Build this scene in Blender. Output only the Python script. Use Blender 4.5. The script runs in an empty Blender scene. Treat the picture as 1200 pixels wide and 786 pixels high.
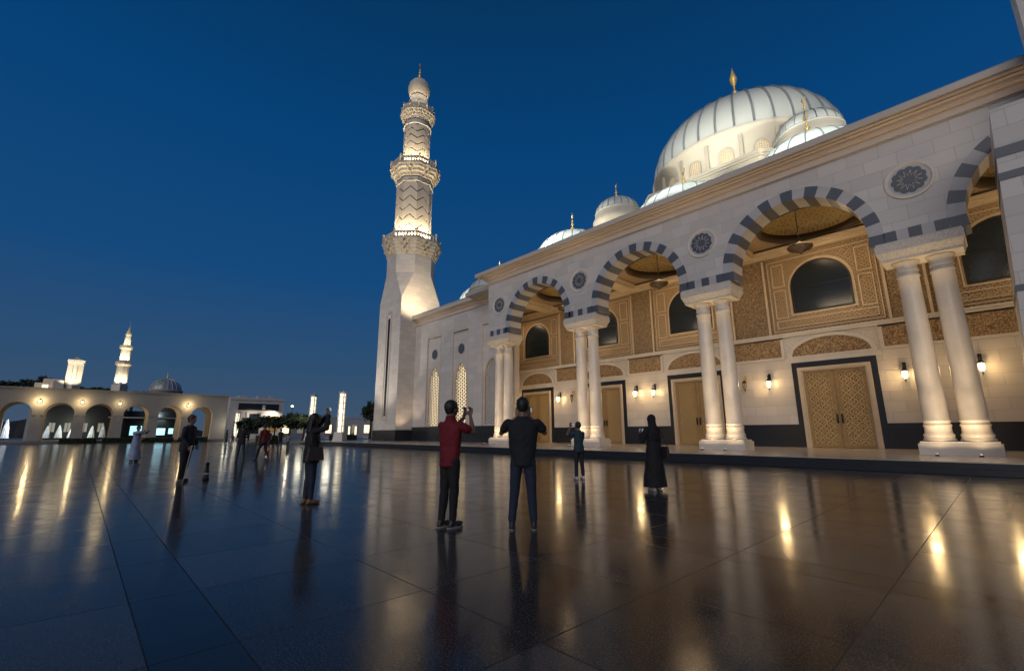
import bpy, bmesh, math, random
from mathutils import noise as mnoise
from mathutils import Vector, Matrix
from mathutils.geometry import tessellate_polygon
R = math.radians; PI = math.pi; rnd = random.Random(7)
sc = bpy.context.scene; COL = sc.collection

# ------------------------------------------------------------------ camera
cam = bpy.data.cameras.new('camera'); camo = bpy.data.objects.new('camera', cam); COL.objects.link(camo); sc.camera = camo
cam.sensor_width = 36; cam.lens = 530/1200*36; cam.clip_end = 3000; cam.clip_start = .05
yaw, pitch, roll = -.8176, .2097, -.0043
fw = Vector((math.sin(yaw)*math.cos(pitch), math.cos(yaw)*math.cos(pitch), math.sin(pitch)))
rt = Vector((math.cos(yaw), -math.sin(yaw), 0)); up = rt.cross(fw)
rt2 = rt*math.cos(roll)+up*math.sin(roll); up2 = rt2.cross(fw)
camo.matrix_world = Matrix(((rt2.x, up2.x, -fw.x, 27.26), (rt2.y, up2.y, -fw.y, -24.04), (rt2.z, up2.z, -fw.z, 1.3), (0, 0, 0, 1)))

# ------------------------------------------------------------------ dusk sky
w = bpy.data.worlds.new('World'); sc.world = w; w.use_nodes = True
nt = w.node_tree; nt.nodes.clear()
o_ = nt.nodes.new('ShaderNodeOutputWorld'); bg = nt.nodes.new('ShaderNodeBackground'); bg.inputs[1].default_value = 1.0
tc = nt.nodes.new('ShaderNodeTexCoord'); sp = nt.nodes.new('ShaderNodeSeparateXYZ'); nt.links.new(tc.outputs['Generated'], sp.inputs[0])
rp = nt.nodes.new('ShaderNodeValToRGB'); nt.links.new(sp.outputs[2], rp.inputs[0])
els = [(0.0, (.056, .088, .140)), (.05, (.044, .084, .150)), (.13, (.028, .078, .165)), (.30, (.008, .066, .198)), (.55, (.002, .053, .182)), (.80, (.002, .032, .100)), (1.0, (.003, .024, .068))]
while len(rp.color_ramp.elements) < len(els): rp.color_ramp.elements.new(.5)
for e, (p, c) in zip(rp.color_ramp.elements, els): e.position = p; e.color = (*c, 1)
nt.links.new(rp.outputs[0], bg.inputs[0]); nt.links.new(bg.outputs[0], o_.inputs[0])

# soft, low sun lamp added behind the camera to brighten the facade
s = bpy.data.lights.new('front_fill', 'SUN'); s.energy = 1.12; s.angle = R(50); s.color = (1.0, .90, .82)
so = bpy.data.objects.new('front_fill', s); COL.objects.link(so)
so.rotation_euler = Vector((-.42, .85, -.36)).to_track_quat('-Z', 'Y').to_euler()

vs = sc.view_settings; vs.view_transform = 'Standard'; vs.look = 'None'; vs.exposure = 0; vs.gamma = 1; vs.use_curve_mapping = False
cy = sc.cycles; cy.use_denoising = True; cy.max_bounces = 6; cy.diffuse_bounces = 3; cy.glossy_bounces = 4; cy.transmission_bounces = 2
cy.sample_clamp_indirect = 4; cy.caustics_reflective = False; cy.caustics_refractive = False
try: cy.denoiser = 'OPENIMAGEDENOISE'
except Exception: pass

# ------------------------------------------------------------------ materials
class NT:
    def __init__(s, name):
        s.m = bpy.data.materials.new(name); s.m.use_nodes = True; s.n = s.m.node_tree.nodes; s.l = s.m.node_tree.links
        s.b = s.n['Principled BSDF']; s.co = s.n.new('ShaderNodeTexCoord').outputs['Object']
    def node(s, t, ins={}, **kw):
        q = s.n.new(t)
        for k, v in kw.items(): setattr(q, k, v)
        for k, v in ins.items():
            if isinstance(v, bpy.types.NodeSocket): s.l.new(v, q.inputs[k])
            else: q.inputs[k].default_value = v
        return q
    def math(s, op, a, b=0.0, c=0.0): return s.node('ShaderNodeMath', {0: a, 1: b, 2: c}, operation=op).outputs[0]
    def mix(s, f, a, b): 
        q = s.n.new('ShaderNodeMix'); q.data_type = 'RGBA'
        for i, v in ((0, f), (6, a), (7, b)):
            if isinstance(v, bpy.types.NodeSocket): s.l.new(v, q.inputs[i])
            else: q.inputs[i].default_value = v if i == 0 else (*v, 1)
        return q.outputs[2]
    def noise(s, scale, detail=3, vec=None, rough=.55): return s.node('ShaderNodeTexNoise', {'Vector': vec or s.co, 'Scale': scale, 'Detail': detail, 'Roughness': rough}).outputs[0]
    def ramp(s, f, a, b): return s.node('ShaderNodeMapRange', {0: f, 1: a, 2: b}).outputs[0]
    def bump(s, h, strength=.3, dist=.02): s.l.new(s.node('ShaderNodeBump', {'Height': h, 'Strength': strength, 'Distance': dist}).outputs[0], s.b.inputs['Normal'])
    def col(s, c):
        if isinstance(c, bpy.types.NodeSocket): s.l.new(c, s.b.inputs['Base Color'])
        else: s.b.inputs['Base Color'].default_value = (*c, 1)
    def rough(s, r):
        if isinstance(r, bpy.types.NodeSocket): s.l.new(r, s.b.inputs['Roughness'])
        else: s.b.inputs['Roughness'].default_value = r

def stone(name, c, rough=.45, block=None, var=.08):
    t = NT(name); x, y, z = [t.node('ShaderNodeSeparateXYZ', {0: t.co}).outputs[i] for i in range(3)]
    n = t.noise(1.3, 5); n2 = t.noise(14, 4)
    c2 = tuple(v*(1-var*1.6) for v in c)
    colr = t.mix(t.ramp(n, .3, .7), c, c2); colr = t.mix(t.math('MULTIPLY', t.ramp(n2, .45, .8), .25), colr, tuple(v*.72 for v in c))
    if block:
        bv = t.node('ShaderNodeCombineXYZ', {0: t.math('ADD', x, y), 1: z}).outputs[0]
        br = t.node('ShaderNodeTexBrick', {'Vector': bv, 'Color1': (*c, 1), 'Color2': (*tuple(v*.80 for v in c), 1), 'Mortar': (*tuple(v*.42 for v in c), 1), 'Scale': 1.0, 'Mortar Size': .007, 'Mortar Smooth': .3, 'Brick Width': block[0], 'Row Height': block[1]})
        m = t.node('ShaderNodeMix', {0: .72}, data_type='RGBA'); t.l.new(colr, m.inputs[6]); t.l.new(br.outputs[0], m.inputs[7]); colr = m.outputs[2]
        t.bump(t.math('SUBTRACT', t.math('MULTIPLY', n2, .1), br.outputs[1]), .5, .01)
    else: t.bump(n2, .06, .01)
    t.col(colr); t.rough(rough); return t.m

def carved(name, c, c2, scale, depth=.6, rings=True, rough=.5, flat=False):
    # repeating arabesque: interlaced ring lattice plus fine leaf scrolls, cut into the surface
    t = NT(name); x, y, z = [t.node('ShaderNodeSeparateXYZ', {0: t.co}).outputs[i] for i in range(3)]
    u = t.math('MULTIPLY', x if flat else t.math('ADD', x, y), scale); v = t.math('MULTIPLY', y if flat else z, scale)
    def ring(du, dv, fr, wd):
        a = t.math('SUBTRACT', t.math('FRACT', t.math('ADD', u, du)), .5); b = t.math('SUBTRACT', t.math('FRACT', t.math('ADD', v, dv)), .5)
        r = t.math('SQRT', t.math('ADD', t.math('MULTIPLY', a, a), t.math('MULTIPLY', b, b)))
        return t.math('LESS_THAN', t.math('ABSOLUTE', t.math('SUBTRACT', r, fr)), wd)
    h = t.math('MAXIMUM', ring(0, 0, .40, .045), ring(.5, .5, .40, .045))
    h = t.math('MAXIMUM', h, ring(0, 0, .14, .05)); h = t.math('MAXIMUM', h, ring(.5, .5, .14, .05))
    uv = t.node('ShaderNodeCombineXYZ', {0: u, 1: v}).outputs[0]
    warp = t.node('ShaderNodeTexNoise', {'Vector': uv, 'Scale': 2.2, 'Detail': 2})
    wv = t.node('ShaderNodeVectorMath', {0: uv, 1: warp.outputs['Color']}, operation='ADD').outputs[0]
    vo = t.node('ShaderNodeTexVoronoi', {'Vector': wv, 'Scale': 4.2}, feature='DISTANCE_TO_EDGE').outputs[0]
    leaf = t.ramp(vo, .04, .14)
    h = t.math('MAXIMUM', h, t.math('MULTIPLY', leaf, .75)) if rings else leaf
    t.col(t.mix(h, c2, c)); t.rough(rough); t.bump(h, depth, .03); return t.m

def plain(name, c, rough=.5, metal=0, emit=None, es=1, coat=0, noise=0):
    t = NT(name)
    if noise: t.col(t.mix(t.ramp(t.noise(noise, 4), .3, .7), c, tuple(v*.7 for v in c)))
    else: t.col(c)
    t.rough(rough); t.b.inputs['Metallic'].default_value = metal; t.b.inputs['Coat Weight'].default_value = coat
    if emit: t.b.inputs['Emission Color'].default_value = (*emit, 1); t.b.inputs['Emission Strength'].default_value = es
    return t.m

M = {}
M['wall'] = stone('white_marble_blocks', (.66, .62, .575), .5, (1.15, .62))
M['wall2'] = stone('interior_marble', (.66, .60, .52), .35, (1.2, .55))
M['marble'] = stone('smooth_marble', (.68, .62, .54), .32)
M['cream'] = stone('cream_stone', (.62, .54, .45), .5, var=.03)
M['black'] = stone('black_granite', (.022, .025, .030), .33, (1.3, .7), var=.3)
M['darkstripe'] = stone('blue_grey_marble', (.10, .112, .135), .4)
M['lightstripe'] = stone('pale_voussoir_marble', (.52, .50, .49), .45)
M['gold'] = carved('carved_ochre_stucco', (.42, .30, .175), (.13, .08, .038), 2.2, .9)
M['goldband'] = carved('carved_ochre_band', (.46, .31, .16), (.15, .085, .04), 1.6, .8, False)
M['goldplain'] = carved('ochre_flutes', (.36, .255, .145), (.14, .09, .045), 1.7, .7, False)
M['goldtrim'] = stone('ochre_trim', (.62, .50, .35), .4)
M['ceil'] = carved('ceiling_mosaic', (.34, .24, .09), (.20, .13, .045), 1.2, .3, flat=True); M['soffit'] = carved('carved_soffit', (.36, .26, .15), (.16, .10, .05), 1.5, .6, flat=True)
M['door'] = carved('carved_gilt_door', (.54, .37, .16), (.12, .07, .028), 1.95, 1.0, rough=.35)
M['doorstile'] = plain('gilt_door_stile', (.42, .27, .11), .35, noise=6)
M['impost'] = carved('carved_white_impost', (.66, .61, .54), (.50, .45, .38), 2.6, .3, False)
M['glass'] = carved('dark_window_glass', (.016, .024, .032), (.008, .012, .016), 2.6, .03, rough=.2)
M['brown'] = plain('dark_brown_ring', (.045, .028, .016), .4)
M['roofmetal'] = plain('pale_metal_roof', (.54, .57, .53), .5, 0)
M['seam'] = plain('metal_roof_seam', (.26, .29, .30), .4, .3)
M['drum'] = stone('drum_stone', (.52, .48, .39), .5, var=.03)
M['brass'] = plain('gilt_finial', (.80, .55, .18), .42, .55)
M['iron'] = plain('dark_iron', (.03, .028, .025), .4, .6)
M['minaret'] = stone('minaret_stone', (.68, .63, .56), .5, (1.0, .55))
M['chev'] = stone('chevron_stone', (.66, .57, .45), .5)
M['groove'] = plain('painted_groove_shade', (.07, .05, .04), .7)  # dark colour puts the recess shade into the chevron grooves
M['muq'] = stone('muqarnas_stone', (.68, .60, .47), .5)
M['litwarm'] = plain('lit_room_warm', (.8, .7, .5), .5, emit=(1, .78, .42), es=1.9)
M['litdrum'] = plain('lit_drum_window', (.35, .28, .18), .5, emit=(1, .76, .40), es=.6)
M['litdim'] = plain('lit_room_dim', (.3, .28, .25), .5, emit=(1, .85, .6), es=.16)
M['lampglass'] = plain('lamp_glass_lit', (1, .9, .7), .3, emit=(1, .80, .42), es=6.5)
M['lampoff'] = plain('lamp_glass_unlit', (.35, .30, .2), .15)
M['spotlit'] = plain('uplight_lens_lit', (1, .9, .7), .3, emit=(1, .80, .5), es=5)
M['pole_lit'] = plain('light_column_glass', (1, .95, .8), .3, emit=(1, .90, .62), es=1.15)
M['concrete'] = stone('pale_render', (.46, .44, .42), .7)
M['farstone'] = stone('far_arcade_stone', (.34, .32, .28), .6)
M['hedge'] = plain('clipped_hedge', (.028, .042, .018), .9, noise=9)
M['paving'] = stone('terrace_paving', (.24, .23, .22), .4, (1.2, 1.2))

def floor_mat():
    t = NT('polished_granite_floor'); x, y, z = [t.node('ShaderNodeSeparateXYZ', {0: t.co}).outputs[i] for i in range(3)]
    # paving module: a 0.46 m dark band every 4.6 m, three 1.38 m slabs between, slabs 1.35 m long
    v = t.math('MODULO', t.math('ADD', y, 23.57+4.6*40), 4.6)
    band = t.math('LESS_THAN', v, .46)
    vs_ = t.math('DIVIDE', t.math('SUBTRACT', v, .46), 1.38); fv = t.math('FRACT', vs_)
    us = t.math('DIVIDE', t.math('ADD', x, 300-22.65+1.35*.0), 1.35); fu = t.math('FRACT', us)
    def edge(f, wd): return t.math('MAXIMUM', t.math('LESS_THAN', f, wd), t.math('GREATER_THAN', f, 1-wd))
    jb = t.math('MAXIMUM', t.math('LESS_THAN', v, .006), t.math('LESS_THAN', t.math('ABSOLUTE', t.math('SUBTRACT', v, .46)), .006))
    joint = t.math('MAXIMUM', edge(fu, .0038), t.math('MAXIMUM', edge(fv, .0038), jb))
    joint = t.math('MINIMUM', joint, 1.0)
    cell = t.node('ShaderNodeCombineXYZ', {0: t.math('FLOOR', us), 1: t.math('ADD', t.math('FLOOR', vs_), t.math('MULTIPLY', t.math('FLOOR', t.math('DIVIDE', t.math('ADD', y, 23.57+184), 4.6)), 7.0))}).outputs[0]
    wn = t.node('ShaderNodeTexWhiteNoise', {0: cell}, noise_dimensions='3D')
    sp1 = t.noise(75, 3, rough=.7); big = t.noise(.35, 4)
    base = t.mix(wn.outputs[0], (.028, .026, .024), (.066, .061, .056))
    base = t.mix(t.ramp(sp1, .53, .68), base, (.20, .19, .175)); base = t.mix(t.ramp(t.noise(32, 3, rough=.7), .58, .70), base, (.014, .014, .015))
    base = t.mix(t.math('MULTIPLY', t.ramp(sp1, .30, .42), -1.0), base, base) if False else base
    base = t.mix(t.math('MULTIPLY', t.ramp(big, .35, .7), .3), base, (.05, .048, .048))
    base = t.mix(t.math('MULTIPLY', band, .8), base, (.022, .020, .020))
    base = t.mix(joint, base, (.012, .012, .012)); t.col(base)
    sm = t.noise(1.7, 5, rough=.65); sm2 = t.noise(26, 3)
    r = t.math('ADD', t.math('MULTIPLY', t.ramp(sm, .35, .75), .10), .075); r = t.math('ADD', r, t.math('MULTIPLY', sm2, .04)); r = t.math('ADD', r, t.math('MULTIPLY', sp1, .03)); r = t.math('ADD', r, t.math('MULTIPLY', t.ramp(t.noise(5.5, 6, rough=.75), .60, .66), .05)); r = t.math('MULTIPLY_ADD', joint, .35, r)
    t.rough(r)
    b = t.node('ShaderNodeBump', {'Height': t.math('SUBTRACT', t.math('MULTIPLY', t.noise(2.1, 2), .35), joint), 'Strength': .22, 'Distance': .006})
    tilt = t.node('ShaderNodeVectorMath', {0: t.node('ShaderNodeVectorMath', {0: wn.outputs[1], 1: (.5, .5, .5)}, operation='SUBTRACT').outputs[0], 1: (.006, .006, 0)}, operation='MULTIPLY').outputs[0]
    nn = t.node('ShaderNodeVectorMath', {0: b.outputs[0], 1: tilt}, operation='ADD').outputs[0]
    t.l.new(t.node('ShaderNodeVectorMath', {0: nn}, operation='NORMALIZE').outputs[0], t.b.inputs['Normal'])
    t.b.inputs['IOR'].default_value = 1.35; t.b.inputs['Specular Tint'].default_value = (1, .80, .55, 1)
    return t.m
M['floor'] = floor_mat()

# ------------------------------------------------------------------ mesh helpers
class MB:
    """Collects boxes, lathes, prisms and tubes; build() links them as one mesh object."""
    def __init__(s): s.bm = bmesh.new(); s.mi = 0
    def _f(s, vs):
        try: f = s.bm.faces.new(vs); f.material_index = s.mi; return f
        except ValueError: return None
    def box(s, x0, x1, y0, y1, z0, z1, bev=0):
        v = [s.bm.verts.new(p) for p in ((x0,y0,z0),(x1,y0,z0),(x1,y1,z0),(x0,y1,z0),(x0,y0,z1),(x1,y0,z1),(x1,y1,z1),(x0,y1,z1))]
        for q in ((3,2,1,0),(4,5,6,7),(0,1,5,4),(1,2,6,5),(2,3,7,6),(3,0,4,7)): s._f([v[i] for i in q])
        return s
    def hexa(s, P):  # eight points, bottom four then top four
        v = [s.bm.verts.new(p) for p in P]
        for q in ((3,2,1,0),(4,5,6,7),(0,1,5,4),(1,2,6,5),(2,3,7,6),(3,0,4,7)): s._f([v[i] for i in q])
        return s
    def lathe(s, prof, c=(0, 0), n=32, a0=0, smooth=True, capb=True, capt=True, off=0):
        rings = []
        for r, z in prof:
            rings.append([s.bm.verts.new((c[0]+max(r, .0005)*math.cos(off+2*PI*i/n), c[1]+max(r, .0005)*math.sin(off+2*PI*i/n), z)) for i in range(n)])
        for a, b in zip(rings, rings[1:]):
            for i in range(n):
                f = s._f([a[i], a[(i+1) % n], b[(i+1) % n], b[i]])
                if f: f.smooth = smooth
        if capb: s._f(rings[0][::-1])
        if capt: s._f(rings[-1])
        return s
    def prism(s, pts, y0, y1, axis='y'):
        """pts: 2-D outline (u, z), extruded along y (or x)."""
        mk = (lambda u, z, d: (u, d, z)) if axis == 'y' else ((lambda u, z, d: (d, u, z)) if axis == 'x' else (lambda u, z, d: (u, z, d)))
        a = [s.bm.verts.new(mk(u, z, y0)) for u, z in pts]; b = [s.bm.verts.new(mk(u, z, y1)) for u, z in pts]
        n = len(pts)
        for t in tessellate_polygon([[Vector((u, z, 0)) for u, z in pts]]):
            s._f([a[i] for i in t]); s._f([b[i] for i in reversed(t)])
        for i in range(n): s._f([a[(i+1) % n], a[i], b[i], b[(i+1) % n]])
        return s
    def tube(s, pts, rad, n=10, smooth=True, cap=True):
        pts = [Vector(p) for p in pts]; rad = rad if isinstance(rad, (list, tuple)) else [rad]*len(pts); rings = []; ref = None
        for i, p in enumerate(pts):
            d = (pts[min(i+1, len(pts)-1)]-pts[max(i-1, 0)]).normalized()
            if ref is None: ref = d.orthogonal().normalized()
            a = (ref-d*ref.dot(d)).normalized(); ref = a; b = d.cross(a)
            rr = rad[i] if isinstance(rad[i], tuple) else (rad[i], rad[i])
            rings.append([s.bm.verts.new(p+a*math.cos(2*PI*k/n)*rr[0]+b*math.sin(2*PI*k/n)*rr[1]) for k in range(n)])
        for a, b in zip(rings, rings[1:]):
            for i in range(n):
                f = s._f([a[i], a[(i+1) % n], b[(i+1) % n], b[i]])
                if f: f.smooth = smooth
        if cap: s._f(rings[0][::-1]); s._f(rings[-1])
        return s
    def ball(s, c, r, n=12, mat=None):
        r = r if isinstance(r, tuple) else (r, r, r)
        m = Matrix.Translation(c) @ (mat or Matrix.Identity(4)) @ Matrix.Diagonal((*r, 1))
        res = bmesh.ops.create_uvsphere(s.bm, u_segments=n, v_segments=max(6, n*2//3), radius=1, matrix=m)
        for v in res['verts']:
            for f in v.link_faces: f.smooth = True; f.material_index = s.mi
        return s
    def build(s, name, mats, parent=None):
        me = bpy.data.meshes.new(name)
        bmesh.ops.recalc_face_normals(s.bm, faces=s.bm.faces)
        s.bm.to_mesh(me); s.bm.free()
        for m in (mats if isinstance(mats, list) else [mats]): me.materials.append(M[m] if isinstance(m, str) else m)
        o = bpy.data.objects.new(name, me); COL.objects.link(o)
        if parent: o.parent = parent
        return o

def tag(o, label=None, cat=None, group=None, kind=None):
    for k, v in (('label', label), ('category', cat), ('group', group), ('kind', kind)):
        if v: o[k] = v
    return o
def thing(name, label, cat, loc=(0, 0, 0), rz=0, group=None):
    o = bpy.data.objects.new(name, None); COL.objects.link(o); o.location = loc; o.rotation_euler = (0, 0, rz); o.empty_display_size = .2
    return tag(o, label, cat, group)
def copy_thing(o, loc=None, rz=None, label=None, parent=None):
    c = o.copy(); COL.objects.link(c)
    if parent is not None: c.parent = parent
    if loc is not None: c.location = loc
    if rz is not None: c.rotation_euler = (0, 0, rz)
    if label: c['label'] = label
    for ch in [q for q in list(COL.objects) if q.parent == o]: copy_thing(ch, parent=c)
    return c
def lamp(kind, loc, power, color=(1, .68, .36), size=.1, aim=None, name='lamp_light', spot=None, blend=.6, parent=None, sizey=None):
    l = bpy.data.lights.new(name, kind); l.energy = power; l.color = color
    if kind == 'AREA':
        l.size = size
        if sizey: l.shape = 'RECTANGLE'; l.size_y = sizey
    else: l.shadow_soft_size = size
    if kind == 'SPOT': l.spot_size = R(spot or 60); l.spot_blend = blend
    o = bpy.data.objects.new(name, l); COL.objects.link(o); o.location = loc
    if aim: o.rotation_euler = (Vector(aim)-Vector(loc)).to_track_quat('-Z', 'Y').to_euler()
    if parent: o.parent = parent
    return o

# ------------------------------------------------------------------ ground
g = MB(); g.box(-400, 400, -400, 400, -1.0, -.02); tag(g.build('ground', 'paving'), kind='structure')
g = MB(); g.box(-120, 90, -110, 30, -.4, 0.0); tag(g.build('plaza', 'floor'), kind='structure')
PZ = .336
g = MB(); g.box(-29, 60, -4.6, 8.0, .004, PZ); tag(g.build('platform', 'paving_polished' if 'paving_polished' in M else 'black'), kind='structure')
M['platop'] = stone('platform_top_marble', (.46, .40, .33), .22, (1.2, 1.2))
g = MB(); g.box(-29.02, 60.02, -4.62, 7.9, PZ+.001, PZ+.03); tag(g.build('platform_paving', 'platop'), kind='structure')
g = MB(); g.box(-29.4, 60.4, -5.0, -4.6, .004, PZ/2); g.box(-29.4, -29, -4.6, 8, .004, PZ/2); tag(g.build('step', 'black'), kind='structure')
PZ += .03

# low dark hills that close the horizon
b = MB(); q = random.Random(3); hp = [(-260, -200)]
P = []
for k in range(41):
    y = -220+k*9.5; P.append((y, 5.0+2.2*math.sin(k*.7)+1.6*math.sin(k*1.9+1)+q.uniform(-.4, .4)))
for (y0, h0), (y1, h1) in zip(P, P[1:]): b.hexa([(-190, y0, -.5), (-190, y1, -.5), (-230, y1, -.5), (-230, y0, -.5), (-200, y0, h0), (-200, y1, h1), (-220, y1, h1*.9), (-220, y0, h0*.9)])
tag(b.build('hills', plain('dark_hills', (.035, .038, .035), .95, noise=.3)), kind='structure')
# ------------------------------------------------------------------ the mosque
mosque = thing('mosque', 'large white marble mosque with striped arches and pale ribbed domes behind the plaza', 'mosque')
PX = [0, 8.51, 17.22, 25.98, 34.8]                 # column pairs under the arcade wall
AC = [(PX[i]+PX[i+1])/2 for i in range(4)]         # arch centres
ZC, RO, RI, ZB = 9.54, 3.39, 2.86, 9.05            # arch centre height, ring radii, underside of the wall
TH = 1.2                                           # arcade wall thickness
WT = 13.62                                         # wall top under the cornice
X0, X1 = -1.3, 36.2
# wall with horseshoe openings
pts = [(X0, ZB)]
for c in AC:
    r = RO-.06; th0 = math.asin((ZC-ZB)/r)
    n = 40
    for i in range(n+1):
        a = PI+th0 - (PI+2*th0)*i/n
        pts.append((c+r*math.cos(a), ZC+r*math.sin(a)))
pts += [(X1, ZB), (X1, WT), (X0, WT)]
b = MB(); b.prism(pts, 0, TH); b.build('arcade_wall', 'wall', mosque)
# striped arches (21 voussoirs each)
for c in AC:
    b = MB(); th0 = math.asin((ZC-ZB)/RI)-.005; N = 21; sub = 3
    for k in range(N):
        b.mi = 0 if k % 2 == 0 else 1
        for q in range(sub):
            a0 = -th0+(PI+2*th0)*(k+q/sub)/N; a1 = -th0+(PI+2*th0)*(k+(q+1)/sub)/N
            e = .002 if b.mi else 0.0
            P = []
            for y in (-.025+e, TH+.025-e):
                P.append([(c+rr*math.cos(a), y, ZC+rr*math.sin(a)) for rr, a in ((RI+e, a0), (RO, a0), (RO, a1), (RI+e, a1))])
            b.hexa([P[0][0], P[0][1], P[0][2], P[0][3], P[1][0], P[1][1], P[1][2], P[1][3]])
    b.build('striped_arch', ['darkstripe', 'lightstripe'], mosque)
# stripe course between neighbouring rings
for i, x in enumerate(PX[:-1]):
    b = MB(); xs = [-1.02, -.60, -.21, .21, .60, 1.02]
    for k, (u0, u1) in enumerate(zip(xs, xs[1:])):
        b.mi = k % 2
        u0 += .001; u1 -= .001
        b.box(x+u0, x+u1, -.022 if b.mi else -.025, .3, ZB+.002, ZB+.50)
    b.build('stripe_course', ['darkstripe', 'lightstripe'], mosque)
# medallions: a pale ring round a ten-lobed dark star
for i, x in enumerate([.1, 8.51, 17.2, 26.1]):
    r = .84; z = 11.6; b = MB(); prof = [(r-.16, 0), (r-.10, .05), (r-.03, .05), (r, 0)]
    n = 48
    for (r0, d0), (r1, d1) in zip(prof, prof[1:]):
        for k in range(n):
            a, a2 = 2*PI*k/n, 2*PI*(k+1)/n
            v = [b.bm.verts.new((x+rr*math.cos(t), -dd-.004, z+rr*math.sin(t))) for rr, dd, t in ((r0, d0, a), (r1, d1, a), (r1, d1, a2), (r0, d0, a2))]
            b._f(v)
    b.mi = 1
    star = []
    for k in range(120):
        a = 2*PI*k/120; rr = .53+.065*abs(math.sin(a*5.5))
        star.append((x+rr*math.cos(a), z+rr*math.sin(a)))
    b.prism(star, -.014, .02)
    b.mi = 2
    b.prism([(x+(r-.15)*math.cos(2*PI*k/40), z+(r-.15)*math.sin(2*PI*k/40)) for k in range(40)], -.006, .01)
    b.mi = 0
    for k in range(12):
        a = 2*PI*k/12; p0 = Vector((x+.20*math.cos(a), -.02, z+.20*math.sin(a))); p1 = Vector((x+.44*math.cos(a+PI/12), -.02, z+.44*math.sin(a+PI/12))); p2 = Vector((x+.44*math.cos(a-PI/12), -.02, z+.44*math.sin(a-PI/12)))
        b.tube([p0, p1], .009, 4); b.tube([p0, p2], .009, 4)
    b.build('medallion', ['marble', 'darkstripe', 'lightstripe'], mosque)
# cornice: stepped mouldings, butted end to end
def cornice(name, x0, x1, yb, z0, steps, m, ends=(True, False), back=.6, mats=None):
    b = MB()
    for (dz0, dz1, out) in steps:
        b.box(x0-(out if ends[0] else 0), x1+(out if ends[1] else 0), yb-out, yb+back, z0+dz0, z0+dz1)
    return b.build(name, m, mosque)
steps = [(0, .05, .05), (.05, .10, .12), (.10, .40, .09), (.40, .45, .24), (.45, .62, .30), (.62, .67, .52), (.67, .72, .74), (.72, .98, .86)]
cornice('cornice', X0, X1, 0, WT, steps, 'cream', back=1.2)
b = MB(); b.box(X0-.78, X1, -.80, .4, WT+.98, WT+1.06); b.build('roof_coping', 'concrete', mosque)
# columns in pairs
def column_pair(x):
    b = MB(); b.box(x-1.15, x+1.15, -.02, 1.22, PZ-.01, PZ+.42); b.box(x-1.09, x+1.09, .05, 1.15, PZ+.42, PZ+.50)
    pl = b.build('column_plinth', 'marble', mosque)
    for dx in (-.535, .535):
        b = MB()
        prof = [(.56, PZ+.50), (.56, PZ+.58), (.53, PZ+.62), (.50, PZ+.66), (.53, PZ+.70), (.53, PZ+.76), (.47, PZ+.82), (.46, 1.42), (.49, 1.45), (.49, 1.50), (.455, 1.53), (.455, 1.60), (.48, 1.62), (.48, 1.66), (.45, 1.69)]
        z0, z1 = 1.69, 7.55
        for k in range(1, 9):
            t = k/8; prof.append((.45-.055*t**1.4, z0+(z1-z0)*t))
        prof += [(.44, 7.58), (.44, 7.64), (.40, 7.67), (.40, 7.78), (.43, 7.81), (.43, 7.85), (.40, 7.88), (.41, 8.05), (.47, 8.16), (.52, 8.20), (.52, 8.25)]
        b.lathe([(r*.88, z) for r, z in prof], (x+dx, .6), 40); col = b.build('column', 'marble', mosque)
    b = MB(); b.box(x-1.26, x+1.26, -.04, 1.24, 8.25, 8.36); b.hexa([(x-1.28, -.06, 8.36), (x+1.28, -.06, 8.36), (x+1.28, 1.26, 8.36), (x-1.28, 1.26, 8.36), (x-1.36, -.20, 8.62), (x+1.36, -.20, 8.62), (x+1.36, 1.40, 8.62), (x-1.36, 1.40, 8.62)])
    b.box(x-1.38, x+1.38, -.22, 1.42, 8.62, 8.95); b.box(x-1.34, x+1.34, -.17, 1.37, 8.95, ZB)
    b.build('impost', 'impost', mosque)
for x in PX: column_pair(x)

# inner wall of the porch
YW = 3.0; YI = 6.6; DX = [-9.9+ .3, -2.0, 5.5, 13.1, 21.1, 29.4]; DX = DX[1:5]; WXI = DX+[28.6]
IX0, IX1 = -6.2, 36.2
b = MB(); b.box(IX0, IX1, YI+.3, YI+.8, PZ, 14.4); b.build('back_wall', 'wall2', mosque)
HW, HD = 2.02, 1.48     # dark surround half width, door leaf half width
def between(z0, z1, y0, y1, half, m, name, inset=0):
    """a wall band that stops at every door surround: one part per stretch"""
    xs = [IX0]
    for c in DX: xs += [c-half, c+half]
    xs.append(IX1)
    for k in range(0, len(xs), 2):
        if xs[k+1]-xs[k] > .35: b = MB(); b.box(xs[k]+inset, xs[k+1]-inset, y0, y1, z0, z1); b.build(name, m, mosque)
between(PZ, 1.66, YI-.03, YI+.3, HW, 'black', 'dark_dado')
between(1.66, 5.52, YI, YI+.3, HW, 'wall2', 'marble_wall_panel')
between(5.52, 5.66, YI-.05, YI+.3, 2.3, 'marble', 'lower_moulding')
between(5.66, 6.74, YI-.02, YI+.3, 2.3, 'goldband', 'carved_frieze', .16)
between(5.66, 6.74, YI-.045, YI+.29, 2.3, 'marble', 'frieze_frame_backing') if False else None
xs = []
for c in DX:
    for s_ in (-1, 1): b = MB(); b.box(c+s_*2.3-(.0 if s_ > 0 else .16), c+s_*2.3+(.16 if s_ > 0 else .0), YI-.05, YI+.3, 5.66, 6.74); b.build('frieze_frame', 'marble', mosque)
b = MB(); b.box(IX0, IX1, YI-.08, YI+.3, 6.84, 6.98); b.box(IX0, IX1, YI-.12, YI+.3, 6.98, 7.08); b.build('string_course', 'marble', mosque)
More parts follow.
